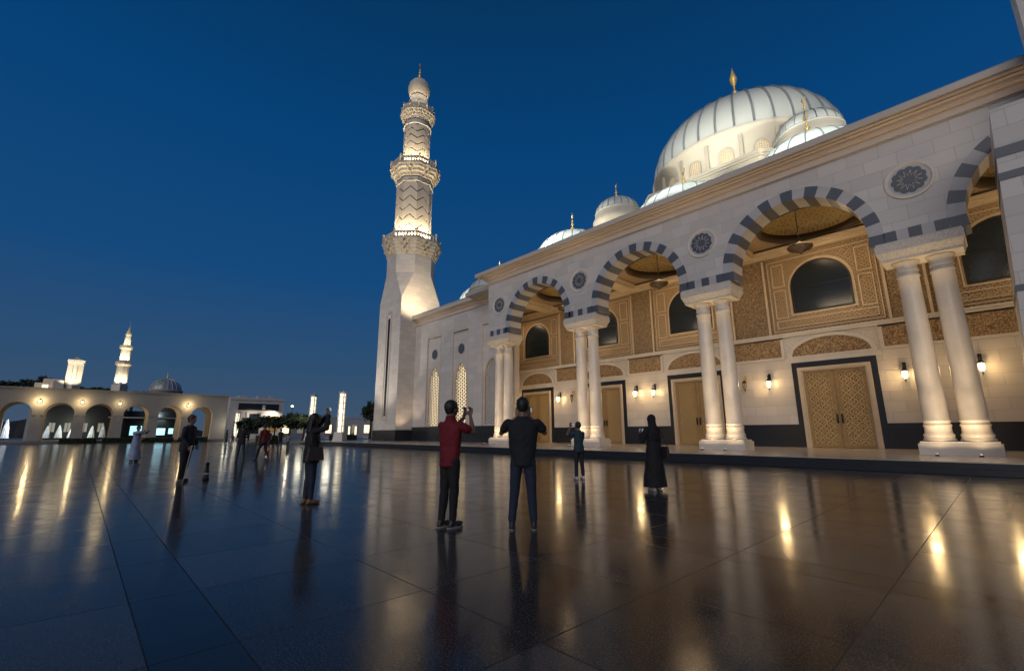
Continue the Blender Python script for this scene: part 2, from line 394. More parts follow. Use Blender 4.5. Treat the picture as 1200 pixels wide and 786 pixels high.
def arch_pts(c, z0, hw, zs, rise, n=24, pointed=0):
    """outline of an opening: straight sides then an elliptical or pointed head"""
    P = [(c-hw, z0), (c+hw, z0)]
    for i in range(n+1):
        a = PI*i/n; u = math.cos(a); h = math.sin(a)
        if pointed: h = (1-abs(u)**1.75)**.62 if abs(u) < 1 else 0
        P.append((c+hw*u, zs+rise*h))
    return P
def band(bm, outer, inner, y0, y1):
    """frame between two outlines with as many points"""
    n = len(outer)
    for i in range(n):
        j = (i+1) % n
        o0, o1, i0, i1 = outer[i], outer[j], inner[i], inner[j]
        bm.hexa([(i0[0], y0, i0[1]), (i1[0], y0, i1[1]), (o1[0], y0, o1[1]), (o0[0], y0, o0[1]), (i0[0], y1, i0[1]), (i1[0], y1, i1[1]), (o1[0], y1, o1[1]), (o0[0], y1, o0[1])])
for di, c in enumerate(DX):
    # dark door surround, pale trim, two carved leaves
    b = MB(); b.box(c-HW, c-1.74, YI-.05, YI+.3, PZ, 5.24); b.box(c+1.74, c+HW, YI-.05, YI+.3, PZ, 5.24); b.box(c-1.74, c+1.74, YI-.05, YI+.3, 4.92, 5.24)
    b.build('door_surround', 'black', mosque)
    d = None
    b = MB(); b.box(c-HD, c-.10, YI+.06, YI+.14, PZ+.02, 4.68); b.box(c+.10, c+HD, YI+.06, YI+.14, PZ+.02, 4.68)
    d = b.build('door', 'door', mosque)
    b = MB(); b.box(c-1.74, c-1.56, YI-.12, YI+.3, PZ, 4.92); b.box(c+1.56, c+1.74, YI-.12, YI+.3, PZ, 4.92); b.box(c-1.56, c+1.56, YI-.12, YI+.3, 4.75, 4.92)
    b.box(c-1.56, c-1.48, YI-.06, YI+.25, PZ, 4.75); b.box(c+1.48, c+1.56, YI-.06, YI+.25, PZ, 4.75); b.box(c-1.48, c+1.48, YI-.06, YI+.25, 4.68, 4.75)
    b.build('door_frame', 'goldtrim', d)
    b = MB()
    for s_ in (-1, 1):
        x0, x1 = sorted((c+s_*.01, c+s_*.21)); b.box(x0, x1, YI+.03, YI+.06, PZ+.02, 4.68)
        x0, x1 = sorted((c+s_*1.34, c+s_*1.48)); b.box(x0, x1, YI+.03, YI+.06, PZ+.02, 4.68)
        for z in (PZ+.02, 4.50):
            x0, x1 = sorted((c+s_*.21, c+s_*1.34)); b.box(x0, x1, YI+.035, YI+.06, z, z+.16)
    b.build('door_stile', 'doorstile', d)
    b = MB()
    for s_ in (-1, 1):
        x = c+s_*.11; b.tube([(x, YI-.05, 1.75), (x, YI-.05, 2.15)], .028, 8); b.box(x-.04, x+.04, YI+.0, YI+.035, 1.7, 2.2); b.tube([(x, YI+.02, 1.8), (x, YI-.05, 1.8)], .015, 6); b.tube([(x, YI+.02, 2.1), (x, YI-.05, 2.1)], .015, 6)
    b.build('door_handle', 'iron', d)
    # lunette over the door
    b = MB(); b.box(c-2.3, c+2.3, YI-.04, YI+.3, 5.24, 5.52); band(b, arch_pts(c, 5.52, 2.16, 5.56, 1.24), arch_pts(c, 5.62, 1.90, 5.62, 1.0), YI-.07, YI+.2)
    b.build('lunette_frame', 'marble', mosque)
    b = MB(); b.prism(arch_pts(c, 5.62, 1.90, 5.62, 1.0), YI-.01, YI+.2); b.build('lunette_panel', 'goldband', mosque)
    b = MB(); b.box(c-2.3, c+2.3, YI+.02, YI+.3, 5.52, 6.84); b.build('spandrel_panel', 'impost', mosque)
for c in WXI:
    # upper stucco bay with an arched window
    b = MB(); b.box(c-2.85, c+2.85, YI+.10, YI+.3, 7.08, 12.2); b.build('stucco_panel', 'gold', mosque)
    b = MB(); fr = lambda x0, x1, z0, z1, t=.07: [b.box(x0, x1, YI+.04, YI+.12, z0, z0+t), b.box(x0, x1, YI+.04, YI+.12, z1-t, z1), b.box(x0, x0+t, YI+.04, YI+.12, z0+t, z1-t), b.box(x1-t, x1, YI+.04, YI+.12, z0+t, z1-t)]
    fr(c-2.72, c+2.72, 7.22, 11.75, .05); fr(c-2.50, c-1.82, 8.05, 9.85, .05); fr(c+1.82, c+2.50, 8.05, 9.85, .05); fr(c-2.50, c-1.82, 10.05, 11.5, .05); fr(c+1.82, c+2.50, 10.05, 11.5, .05); fr(c-2.50, c+2.50, 7.42, 7.9, .05)
    band(b, arch_pts(c, 8.12, 1.66, 9.8, 1.67), arch_pts(c, 8.19, 1.59, 9.8, 1.60), YI+.03, YI+.12); band(b, arch_pts(c, 8.19, 1.58, 9.8, 1.59), arch_pts(c, 8.24, 1.52, 9.8, 1.52), YI+.06, YI+.13)
    b.build('stucco_frame', 'goldtrim', mosque)
    b = MB(); b.prism(arch_pts(c, 8.3, 1.45, 9.8, 1.45), YI+.02, YI+.09); wn_ = b.build('arched_window', 'glass', mosque)
    b = MB(); band(b, arch_pts(c, 8.24, 1.52, 9.8, 1.52), arch_pts(c, 8.32, 1.43, 9.8, 1.43), YI-.02, YI+.1); b.box(c-1.44, c+1.44, YI-.0, YI+.018, 9.72, 9.79); b.build('window_frame', 'iron', wn_)
# plain fluted pilasters between the stucco bays
b = MB()
edges = [IX0]
for c in WXI: edges += [c-2.85, c+2.85]
edges.append(IX1)
for k in range(0, len(edges), 2):
    a, e = edges[k], edges[k+1]
    if e-a < .1: continue
    b = MB(); b.box(a, e, YI+.02, YI+.3, 7.08, 12.2); b.build('fluted_pilaster', 'goldplain', mosque)
for k in range(2, len(edges)-1, 2):
    a, e = edges[k], edges[k+1]
    for u in (a+.02, e-.14): b = MB(); b.box(u, u+.12, YI-.06, YI+.02, 7.08, 11.9); b.build('pilaster_edge', 'goldtrim', mosque)
# porch ceiling: cornice, beams, shallow mosaic dome with a dark ring in each bay
b = MB(); b.box(IX0, IX1, YI-.35, YI+.3, 12.2, 12.34); b.box(IX0, IX1, YI-.20, YI+.3, 12.02, 12.2); b.box(IX0, IX1, YI-.5, YI+.3, 12.34, 12.42); b.build('ceiling_cornice', 'goldtrim', mosque)
CY = 3.9
for i, c in enumerate([None]+AC):
    if i == 0:
        b = MB(); b.box(IX0, X0, YW+.6, YI+.3, 12.55, 12.7); b.box(X0, PX[0], TH, YI+.3, 12.55, 12.7); b.build('ceiling_soffit', 'soffit', mosque); continue
    x0, x1 = PX[i-1], PX[i]
    # flat soffit round the dome opening
    b = MB(); n = 48; rr = 2.55; circ = [(c+rr*math.cos(2*PI*k/n), CY+rr*math.sin(2*PI*k/n)) for k in range(n)]
    def sq(a):
        dx, dy = math.cos(a), math.sin(a)
        t = min([((x1-c) if dx > 0 else (x0-c))/dx if abs(dx) > 1e-6 else 1e9, ((7.2-CY) if dy > 0 else (TH-CY))/dy if abs(dy) > 1e-6 else 1e9])
        return (c+dx*t, CY+dy*t)
    o2 = [sq(2*PI*k/n) for k in range(n)]
    for k in range(n):
        j = (k+1) % n
        b._f([b.bm.verts.new((*p, 12.55)) for p in (circ[k], circ[j], o2[j], o2[k])])
    b.build('ceiling_soffit', 'soffit', mosque)
    b = MB(); b.lathe([(2.62, 12.5), (2.62, 12.42), (2.42, 12.42), (2.42, 12.95), (2.55, 12.95)], (c, CY), 64, capb=False, capt=False); b.build('ceiling_ring', 'brown', mosque)
    b = MB(); b.lathe([(2.42*math.cos(t), 12.9+1.0*math.sin(t)) for t in [PI/2*k/10 for k in range(11)]], (c, CY), 64, capb=False, capt=False); b.build('ceiling_dome', 'ceil', mosque)
for x in PX[:-1]:
    b = MB(); b.box(x-.55, x+.55, TH, YI-.5, 12.15, 12.42); b.box(x-.68, x+.68, TH, YI-.5, 12.42, 12.541); b.build('ceiling_beam', 'goldtrim', mosque)
b = MB(); b.box(IX0, IX1, TH, 7.4, 13.95, 14.3); b.build('porch_roof', 'concrete', mosque)

# side wing between arcade and minaret
YW = 3.0; WX0 = -17.9; WXS = [-14.0, -9.2, -4.4]
b = MB()
def wing_outline():
    P = [(WX0, 1.85), ]
    for c in WXS:
        P += [(c-1.28, 1.85)]
        P += [(c-1.28, 11.5), (c+1.28, 11.5), (c+1.28, 1.85)]
    P += [(X0+.0, 1.85), (X0+.0, 13.3), (WX0, 13.3)]
    return P
b.prism(wing_outline(), YW, YW+.35); b.build('wing_wall', 'wall', mosque)
b = MB(); b.box(WX0, X0-.001, YW-.06, YW+.6, PZ, 1.85); b.build('wing_dado', 'black', mosque)
b = MB(); b.box(X0, X0+.4, TH, YW+.35, 9.05, 13.6); b.box(IX0, X0, YW+.36, YW+.6, PZ, 13.6); b.box(IX0-.3, IX0, YW+.6, YI+.8, PZ, 14); b.build('porch_end_wall', 'wall', mosque)
for wi, c in enumerate(WXS):
    b = MB(); band(b, [(c-1.28, 1.85), (c+1.28, 1.85)]+[(c+1.28*math.cos(PI*k/24), 11.5 if 0 < k < 24 else 11.5) for k in range(25)], arch_pts(c, 1.98, 1.02, 6.3, 1.75, pointed=1), YW+.14, YW+.6)
    b.build('window_recess', 'wall', mosque)
    b = MB(); band(b, arch_pts(c, 1.86, 1.16, 6.3, 1.95, pointed=1), arch_pts(c, 1.98, 1.02, 6.3, 1.75, pointed=1), YW+.06, YW+.18); b.build('window_surround', 'cream', mosque)
    b = MB(); b.box(c-1.03, c+1.03, YW+.55, YW+.58, 1.95, 8.1); lw = b.build('lattice_window', 'litwarm' if wi < 2 else 'litdim', mosque)
    # pierced lattice
    def inside(x, z):
        u = abs(x-c)/1.02
        if u >= 1 or z < 1.98: return False
        return z < 6.3+1.75*(1-u**1.75)**.62
    b = MB(); pitch = .30
    def seg(p0, p1, wd=.034):
        d = Vector((p1[0]-p0[0], 0, p1[1]-p0[1])); 
        if d.length < .05: return
        d.normalize(); nrm = Vector((-d.z, 0, d.x))*wd
        a = Vector((p0[0], 0, p0[1])); e = Vector((p1[0], 0, p1[1])); y0, y1 = YW+.30, YW+.36
        b.hexa([(*(a-nrm).xz[:1], y0, (a-nrm).z), ((e-nrm).x, y0, (e-nrm).z), ((e+nrm).x, y0, (e+nrm).z), ((a+nrm).x, y0, (a+nrm).z),
                ((a-nrm).x, y1, (a-nrm).z), ((e-nrm).x, y1, (e-nrm).z), ((e+nrm).x, y1, (e+nrm).z), ((a+nrm).x, y1, (a+nrm).z)])
    for ang in (30, 90, 150):
        d = (math.cos(R(ang)), math.sin(R(ang))); nn = (-d[1], d[0])
        for k in range(-26, 27):
            ox, oz = c+nn[0]*pitch*k, 5+nn[1]*pitch*k; run = None
            for q in range(-90, 91):
                p = (ox+d[0]*q*.05, oz+d[1]*q*.05)
                if inside(*p):
                    if run is None: run = p
                    last = p
                elif run is not None: seg(run, last); run = None
    b.build('lattice', 'lightstripe', lw)
    b = MB(); r = .62; z = 9.57
    b.prism([(c+r*math.cos(2*PI*k/32), z+r*math.sin(2*PI*k/32)) for k in range(32)], YW+.10, YW+.2)
    b.mi = 1; b.prism([(c+(.5+.04*abs(math.sin(2*PI*k/80*4)))*math.cos(2*PI*k/80), z+(.5+.04*abs(math.sin(2*PI*k/80*4)))*math.sin(2*PI*k/80)) for k in range(80)], YW+.08, YW+.12)
    b.build('round_window', ['cream', 'darkstripe'], mosque)
    b = MB(); b.box(c-1.22, c+1.22, YW-.02, YW+.2, 11.56, 12.3); b.build('carved_tablet', 'impost', mosque)
    b = MB(); b.box(c-1.36, c+1.36, YW-.07, YW+.1, 11.44, 11.555); b.box(c-1.36, c-1.285, YW-.05, YW+.1, 1.86, 11.44); b.box(c+1.285, c+1.36, YW-.05, YW+.1, 1.86, 11.44); b.build('recess_moulding', 'cream', mosque)
steps2 = [(0, .05, .05), (.05, .11, .12), (.11, .42, .09), (.42, .48, .24), (.48, .64, .30), (.64, .72, .50), (.72, 1.0, .66)]
b = MB()
for a, e, out in steps2: b.box(WX0, X0-.02, YW-out, YW+1.0, 13.3+a, 13.3+e)
b.build('wing_cornice', 'cream', mosque)
b = MB(); b.box(WX0, X0-.02, YW-.62, YW+1.0, 14.3, 14.5); b.build('wing_coping', 'concrete', mosque)

# prayer hall behind, with the terrace octagon that carries the great dome
b = MB(); b.box(-17.5, 45, 7.45, 48, .3, 14.2); b.build('prayer_hall', 'wall', mosque)
BX, BY = 11.84, 26.0
b = MB(); ap = 12.0/math.cos(PI/8)
b.lathe([(ap, 14.2), (ap, 23.6), (ap+.18, 23.62), (ap+.18, 23.78), (ap+.32, 23.80), (ap+.32, 24.08)], (BX, BY), 8, off=PI/8, smooth=False); b.build('dome_terrace', 'drum', mosque)
def finial(name, x, y, z, s=1.0, parent=None, crescent=True):
    crescent = crescent and s < 2
    b = MB(); pr = [(.16, 0), (.07, .10), (.05, .25), (.17, .42), (.05, .58), (.05, .66), (.14, .80), (.05, .93), (.04, 1.05), (.13, 1.22), (.17, 1.36), (.12, 1.50), (.05, 1.66), (.02, 1.82)] if s > 2 else [(.16, 0), (.16, .08), (.06, .14), (.05, .3), (.20, .48), (.05, .66), (.05, .74), (.15, .88), (.05, 1.02), (.04, 1.1), (.10, 1.2), (.03, 1.32), (.025, 1.5)]
    b.lathe([(r*s*(.75 if s > 2 else 1), z+h*s) for r, h in pr], (x, y), 14)
    if crescent:
        zc = z+1.72*s
        for k in range(14):
            a0 = R(115)+R(310)*k/14; a1 = R(115)+R(310)*(k+1)/14
            t0 = .055*s*math.sin(PI*(k+.2)/14.4)+.01*s; t1 = .055*s*math.sin(PI*(k+1.2)/14.4)+.01*s if k < 13 else .005
            dx = (.72, -.69)
            P = lambda a: (x+.22*s*math.cos(a)*dx[0], y+.22*s*math.cos(a)*dx[1]*-1*-1, zc+.22*s*math.sin(a))
            b.tube([P(a0), P(a1)], [t0, t1], 6)
    return b.build(name, 'brass', parent)
def dome(x, y, r, ze, h, nr, bulb=1.0, rw=.035, name='low_dome', drum=None, fin=1.0, n=64):
    prof = lambda t: (r*math.cos(t)**bulb, ze+h*math.sin(t))
    b = MB(); b.lathe([prof(PI/2*k/20) for k in range(21)], (x, y), n, capb=False, capt=False)
    b.lathe([(r-.02, ze-.14), (r+.10, ze-.14), (r+.10, ze-.02), (r, ze)], (x, y), n, capb=False, capt=False)
    d = b.build(name, 'roofmetal', mosque)
    b = MB()
    for k in range(nr):
        a = 2*PI*(k+.5)/nr; P = []
        for q in range(15):
            rr, zz = prof(PI/2*.97*q/14); P.append((x+(rr+rw*.3)*math.cos(a), y+(rr+rw*.3)*math.sin(a), zz+rw*.3))
        b.tube(P, rw, 5, cap=False)
    b.build('roof_seam', 'seam', d)
    if fin: finial('finial', x, y, ze+h-.05, fin, d)
    return d
bd = dome(BX, BY, 9.53, 29.13, 7.8, 36, name='great_dome', rw=.11, fin=3.3, n=96)
b = MB(); b.lathe([(9.45, 24.0), (9.45, 28.2), (9.62, 28.3), (9.62, 28.5), (9.8, 28.6), (9.8, 28.98)], (BX, BY), 96, capt=False); b.build('dome_drum', 'drum', bd)
for k in range(20):
    a = R(-90)+2*PI*(k+.5)/20
    if not (-200 < math.degrees(a) % 360-360 < 20 or True): continue
    T = Matrix.Translation((BX+9.46*math.cos(a), BY+9.46*math.sin(a), 0)) @ Matrix.Rotation(a+PI/2, 4, 'Z')
    def place(bb):
        bmesh.ops.transform(bb.bm, matrix=T, verts=bb.bm.verts); return bb
    b = MB(); b.prism(arch_pts(0, 25.2, .54, 26.6, .54, 14), -.06, .25); wnd = place(b).build('drum_window', 'litdrum', bd)
    b = MB(); band(b, arch_pts(0, 25.08, .66, 26.6, .66, 14), arch_pts(0, 25.2, .54, 26.6, .54, 14), -.16, .2)
    for i in range(-2, 3):
        b.box(i*.20-.025, i*.20+.025, -.12, -.065, 25.2, 26.6+math.sqrt(max(0, .54**2-(i*.20)**2)))
    for i in range(8):
        z = 25.3+.24*i; hw = .54 if z < 26.6 else math.sqrt(max(0, .54**2-(z-26.6)**2)); 
        if hw > .1: b.box(-hw, hw, -.11, -.068, z-.025, z+.025)
    place(b).build('window_grille', 'drum', wnd)
    b = MB(); ha = PI/20
    b.box(1.2, 1.5, -.14, .2, 24.1, 28.15); place(b).build('drum_pilaster', 'drum', bd)
for x, y in ((2.3, 15.0), (20.2, 15.0)):
    d = dome(x, y, 2.3, 24.15, 1.75, 20, name='turret_dome', rw=.04, fin=.95, n=48)
    b = MB(); b.lathe([(2.35, 14.2), (2.35, 22.6), (2.55, 22.8), (2.62, 22.9), (2.62, 23.2), (2.42, 23.6), (2.38, 24.01)], (x, y), 48, capt=False); b.build('turret_drum', 'drum', d)
    for k in range(8):
        a = 2*PI*(k+.35)/8; b = MB(); b.prism(arch_pts(0, 20.6, .35, 21.6, .4, 10), -.03, .2)
        bmesh.ops.transform(b.bm, matrix=Matrix.Translation((x+2.35*math.cos(a), y+2.35*math.sin(a), 0)) @ Matrix.Rotation(a+PI/2, 4, 'Z'), verts=b.bm.verts); b.build('turret_window', 'glass', d)
for x, r_, h_ in ((-6.6, 3.2, 1.6), (3.3, 3.6, 3.3), (13.85, 4.0, 3.0), (21.8, 3.6, 3.1)):
    dome(x, 6.0, r_, 15.5, h_, 24, fin=1.0, rw=.035)
    b = MB(); b.lathe([(r_+.06, 14.2), (r_+.06, 15.38)], (x, 6.0), 48, capb=False); b.build('low_drum', 'drum', mosque)
dome(-13.0, 9, 3.02, 15.5, 3.0, 24, fin=.9); dome(-19.5, 10.5, 2.3, 14.6, 1.6, 20, fin=.8)
b = MB(); b.lathe([(3.1, 14.2), (3.1, 15.38)], (-13.0, 9), 48, capb=False); b.build('low_drum', 'drum', mosque)

# portal block that juts out at the right edge of the picture
b = MB()
zs = [PZ, 1.3, 3.2, 4.5, 5.55, 5.8, 7.2, 8.6, 9.3, 9.6, 10.1, 10.5, 11.2, 11.9]
for k, (z0, z1) in enumerate(zip(zs, zs[1:])):
    b.mi = 0
    xl = lambda z: 27.85+.7*z/11.9
    b.hexa([(xl(z0), -3.0, z0), (29.84, -3.0, z0), (29.84, -.06, z0), (xl(z0), -.06, z0), (xl(z1), -3.0, z1), (29.84, -3.0, z1), (29.84, -.06, z1), (xl(z1), -.06, z1)])
    if k in (4, 8, 10): b.mi = 1; z0 += .02; z1 -= .02; b.hexa([(xl(z0)-.02, -3.02, z0), (29.845, -3.02, z0), (29.845, -.07, z0), (xl(z0)-.02, -.07, z0), (xl(z1)-.02, -3.02, z1), (29.845, -3.02, z1), (29.845, -.07, z1), (xl(z1)-.02, -.07, z1)])
b.build('portal_pier', ['wall', 'darkstripe'], mosque)
b = MB(); b.box(29.85, 34, -2.0, -.9, PZ, 26); b.build('portal_tower', 'wall', mosque)

# ------------------------------------------------------------------ the minaret
MX, MY = -20.5, 3.5; S2 = 2.6
mina = thing('minaret', 'tall floodlit white minaret with three balconies at the end of the mosque', 'minaret', (MX, MY, 0))
b = MB(); b.box(-S2-.05, S2+.05, -S2-.05, S2+.05, PZ, 1.55); b.build('minaret_dado', 'black', mina)
b = MB(); b.box(-S2, S2, -S2, S2, 1.55, 16.6)
# broach: square to octagon
ro = 2.78; oc = [(ro/math.cos(PI/8)*math.cos(PI/8+PI/4*k), ro/math.cos(PI/8)*math.sin(PI/8+PI/4*k)) for k in range(8)]
sqp = [(S2, S2*.999), (-S2*.999, S2), (-S2, -S2*.999), (S2*.999, -S2)]
top = [b.bm.verts.new((x*.98, y*.98, 19.9)) for x, y in oc]
bot = [b.bm.verts.new((x, y, 16.6)) for x, y in sqp]
# oc[0]=22.5deg, corners of square at 45,135,225,315 deg
for k in range(4):
    a, c_ = top[(2*k) % 8], top[(2*k+1) % 8]; e = top[(2*k+2) % 8]
    b._f([bot[k], c_, a]); b._f([bot[k], bot[(k+1) % 4], e, c_])
b._f(top)
b.lathe([(ro/math.cos(PI/8)*.98, 19.9), (ro/math.cos(PI/8)*.98, 22.3)], (0, 0), 8, off=PI/8, smooth=False)
base = b.build('minaret_base', 'minaret', mina)
b = MB()
b.box(-S2-.03, -S2+.0, -.5, .5, 2.4, 13.5) ; b.build('slit_window_recess', 'minaret', mina) if False else b.bm.free()
b = MB(); zz0, zz1 = 2.6, 14.9
for x0, x1, z0, z1 in ((-.62, -.5, zz0, zz1), (.5, .62, zz0, zz1), (-.5, .5, zz0, zz0+.12), (-.5, .5, zz1-.12, zz1)): b.box(x0, x1, -S2-.09, -S2+.02, z0, z1)
b.build('slit_window_frame', 'cream', mina)
b = MB(); b.box(-.22, .22, -S2-.03, -S2+.02, zz0+.5, zz1-.5); b.build('slit_window', 'glass', mina)
def balcony(z0, z1, r_in, r_lip, rail_h, n, name='balcony', tiers=4):
    off = PI/n; rc = lambda r: r/math.cos(PI/n) if n < 12 else r
    b = MB(); prof = [(rc(r_in), z0)]
    for k in range(tiers):
        t = (k+1)/tiers; rr = r_in+(r_lip-r_in)*t**.8; prof += [(rc(rr)-.12, z0+(z1-z0)*(k+.15)/tiers), (rc(rr)-.12, z0+(z1-z0)*(k+.7)/tiers), (rc(rr)-.04, z0+(z1-z0)*(k+1)/tiers)]
    prof += [(rc(r_lip)+.04, z1), (rc(r_lip)+.04, z1+.12), (rc(r_lip)-.1, z1+.12)]
    b.lathe(prof, (0, 0), n, off=off, smooth=False); o = b.build(name, 'muq', mina)
    # muqarnas niches: rows of small corbels
    b = MB(); nc = 32 if r_lip > 2.6 else 24
    for k in range(tiers):
        t = (k+1)/tiers; rr = r_in+(r_lip-r_in)*t**.8; zc0 = z0+(z1-z0)*(k+.05)/tiers; zc1 = z0+(z1-z0)*(k+.98)/tiers
        for i in range(nc):
            a = 2*PI*(i+.5*(k % 2))/nc; f = 1
            if n < 12: aa = (a % (2*PI/n))-PI/n; f = 1/math.cos(aa)
            wd = PI*rr/nc*.62; T = Matrix.Rotation(a, 4, 'Z')
            r0, r1 = (rr-.22)*f, (rr+.03)*f
            P = [(r0, -wd*.3, zc0), (r0, wd*.3, zc0), (r0-.1, wd, zc1), (r0-.1, -wd, zc1), (r0+.06, -wd*.3, zc0), (r0+.06, wd*.3, zc0), (r1, wd, zc1), (r1, -wd, zc1)]
            b.hexa([T @ Vector(p) for p in (P[0], P[1], P[5], P[4], P[3], P[2], P[6], P[7])])
    b.build('muqarnas', 'muq', o)
    # railing: posts, rail and pierced panels
    b = MB(); zr = z1+.12; r = rc(r_lip)-.14
    m = n if n < 12 else 12
    for i in range(m):
        a0 = 2*PI*i/m+(off if n < 12 else 0); a1 = a0+2*PI/m; p0 = Vector((r*math.cos(a0), r*math.sin(a0), 0)); p1 = Vector((r*math.cos(a1), r*math.sin(a1), 0))
        b.lathe([(.11, zr), (.11, zr+rail_h+.1), (.16, zr+rail_h+.12), (.12, zr+rail_h+.28), (.0, zr+rail_h+.36)], (p0.x, p0.y), 8)
        b.tube([p0+Vector((0, 0, zr+rail_h-.05)), p1+Vector((0, 0, zr+rail_h-.05))], .06, 6); b.tube([p0+Vector((0, 0, zr+.1)), p1+Vector((0, 0, zr+.1))], .06, 6)
        nb = 7; q0 = (p0+p1)/2; dd = (p1-p0)/2; nn_ = Vector((-dd.y, dd.x, 0)).normalized()*.05
        for z0_, z1_ in ((zr+.02, zr+.30), (zr+rail_h-.26, zr+rail_h)):
            P_ = [p0-nn_, p1-nn_, p1+nn_, p0+nn_]; b.hexa([(p.x, p.y, z0_) for p in P_]+[(p.x, p.y, z1_) for p in P_])
        for q in range(1, nb):
            p = p0.lerp(p1, q/nb); b.tube([p+Vector((0, 0, zr+.1)), p+Vector((0, 0, zr+rail_h-.08))], .10 if q in (1, nb-1) else .075, 5)
    b.build('railing', 'muq', o)
    return o
def chevshaft(z0, z1, r, n, rows, teeth):
    b = MB(); rc = r/math.cos(PI/n) if n < 12 else r
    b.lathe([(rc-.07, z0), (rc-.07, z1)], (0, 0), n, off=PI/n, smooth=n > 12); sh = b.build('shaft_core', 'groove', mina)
    b = MB(); zt = z1-.45; zb = z0+.1; pitch = (zt-zb-.5)/rows; amp = .62*pitch; segs = teeth*8
    def rad(a):
        if n > 12: return r
        aa = ((a-PI/n) % (2*PI/n))-PI/n; return r/math.cos(aa)
    def strip(zf0, zf1):
        for i in range(segs):
            a0 = 2*PI*i/segs; a1 = 2*PI*(i+1)/segs; P = []
            for rr in (-.08, .03):
                P += [(a0, rr, zf0(a0)), (a1, rr, zf0(a1)), (a1, rr, zf1(a1)), (a0, rr, zf1(a0))]
            q = [((rad(a)+d)*math.cos(a), (rad(a)+d)*math.sin(a), z) for a, d, z in P]
            b.hexa([q[0], q[1], q[2], q[3], q[4], q[5], q[6], q[7]])
    tri = lambda a: abs(((a*teeth/(2*PI)) % 1)*2-1)*amp
    for k in range(rows+1):
        lo = (lambda a, k=k: max(zb, zb+.25+pitch*(k-1)+tri(a)+.165)) if k else (lambda a: zb-.1)
        hi = (lambda a, k=k: zb+.25+pitch*k+tri(a))
        strip(lo, hi)
    strip(lambda a: zb+.25+pitch*rows+tri(a)+.165, lambda a: zt)
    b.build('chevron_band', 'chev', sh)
    b = MB(); b.lathe([(rc, zt), (rc+.16, zt+.04), (rc+.16, zt+.16), (rc-.02, zt+.22), (rc-.02, z1+.9)], (0, 0), n, off=PI/n, smooth=False); b.build('shaft_collar', 'minaret', sh)
balcony(22.3, 23.9, 2.72, 3.42, .95, 8)
chevshaft(24.0, 32.6, 2.1, 8, 6, 8)
balcony(32.9, 34.2, 2.08, 3.0, .95, 8, tiers=3)
chevshaft(34.3, 41.2, 1.68, 32, 6, 6)
balcony(41.5, 42.65, 1.68, 2.28, .9, 32, tiers=3)
b = MB(); b.lathe([(1.22, 42.7), (1.22, 44.2), (1.10, 44.9), (1.05, 45.5), (1.16, 45.6), (1.16, 45.75), (1.05, 45.8)], (0, 0), 32); b.build('lantern_neck', 'minaret', mina)
b = MB(); b.lathe([(1.06, 45.75), (1.28, 46.1), (1.46, 46.7), (1.48, 47.2), (1.34, 47.8), (1.0, 48.3), (.5, 48.65), (.12, 48.85)], (0, 0), 40); b.build('bulb', 'muq', mina)
finial('finial', 0, 0, 48.7, 1.35, mina)

# ------------------------------------------------------------------ floodlights of the mosque and minaret
def ring_lights(x, y, z, r, k, p, aimz, spot=70, color=(1, .83, .56), off=0, angs=None):
    for a in (angs or [off+2*PI*i/k for i in range(k)]):
        lamp('SPOT', (x+r*math.cos(a), y+r*math.sin(a), z), p, color, .08, (x+r*.35*math.cos(a), y+r*.35*math.sin(a), aimz), 'floodlight', spot)
ring_lights(MX, MY, 24.25, 2.95, 6, 1300, 30, 100, angs=[R(a) for a in (-110, -70, -30, 10, -150, 60)])
ring_lights(MX, MY, 34.5, 2.55, 6, 850, 39, 100, angs=[R(a) for a in (-110, -70, -30, 10, -150, 60)])
ring_lights(MX, MY, 43.0, 1.9, 5, 220, 46.5, 90, angs=[R(a) for a in (-110, -60, -10, 40, -160)])
# minaret lower part lit from the wing roof and from the ground
lamp('SPOT', (-14.5, 1.9, 14.9), 1250, (1, .78, .52), .3, (-19.8, 3.2, 20), 'floodlight', 120)
lamp('SPOT', (-20.5, -4.0, .5), 2000, (1, .90, .78), .3, (-20.5, 1.2, 14), 'floodlight', 75)
lamp('SPOT', (-26.5, -3.0, .5), 2600, (1, .90, .78), .3, (-21.5, 2, 20), 'floodlight', 60)
lamp('SPOT', (-16.6, 1.2, .6), 300, (1, .72, .48), .1, (-17.6, 1.9, 10), 'floodlight', 80)

# roof floodlights wash the domes
for a in range(0, 12):
    t = R(-172+a*16.0)
    lamp('SPOT', (BX+11.3*math.cos(t), BY+11.3*math.sin(t), 24.3), 50, (1, .84, .60), .15, (BX+8.6*math.cos(t), BY+8.6*math.sin(t), 28.0), 'floodlight', 120)
for x, p in ((-9, 1.0), (3.0, .8), (11.8, .8), (21.5, .8), (33, 1.0)):
    lamp('SPOT', (x, 2.0 if abs(x-11.8) > 12 else 2.2, 17.8 if 3 < x < 22 else 16.4), 11500*p, (1, .96, .84), .5, (BX+(x-BX)*.1, BY-4.5, 33.5), 'floodlight', 34, .4)
for x, r_ in ((3.3, 3.6), (13.85, 4.0), (21.8, 3.6)):
    for dx in (-4.6, 4.6): lamp('SPOT', (x+dx, 0.1, 18.6), 1050, (.93, 1, .92), .25, (x, 5.4, 17.4), 'floodlight', 62)
    lamp('SPOT', (x, -.3, 18.2), 600, (.93, 1, .92), .25, (x, 5.4, 17.6), 'floodlight', 62)
for dx in (-4, 4): lamp('SPOT', (-13.0+dx, 3.6, 17.6), 900, (.93, 1, .93), .2, (-13, 8.5, 17.0), 'floodlight', 70)
for x in (2.3, 20.2):
    lamp('SPOT', (x-2.6, 10.4, 17.5), 500, (1, .90, .70), .3, (x, 14.8, 23.6), 'floodlight', 60); lamp('SPOT', (x+2.6, 10.4, 17.5), 500, (1, .90, .70), .3, (x, 14.8, 23.6), 'floodlight', 60)
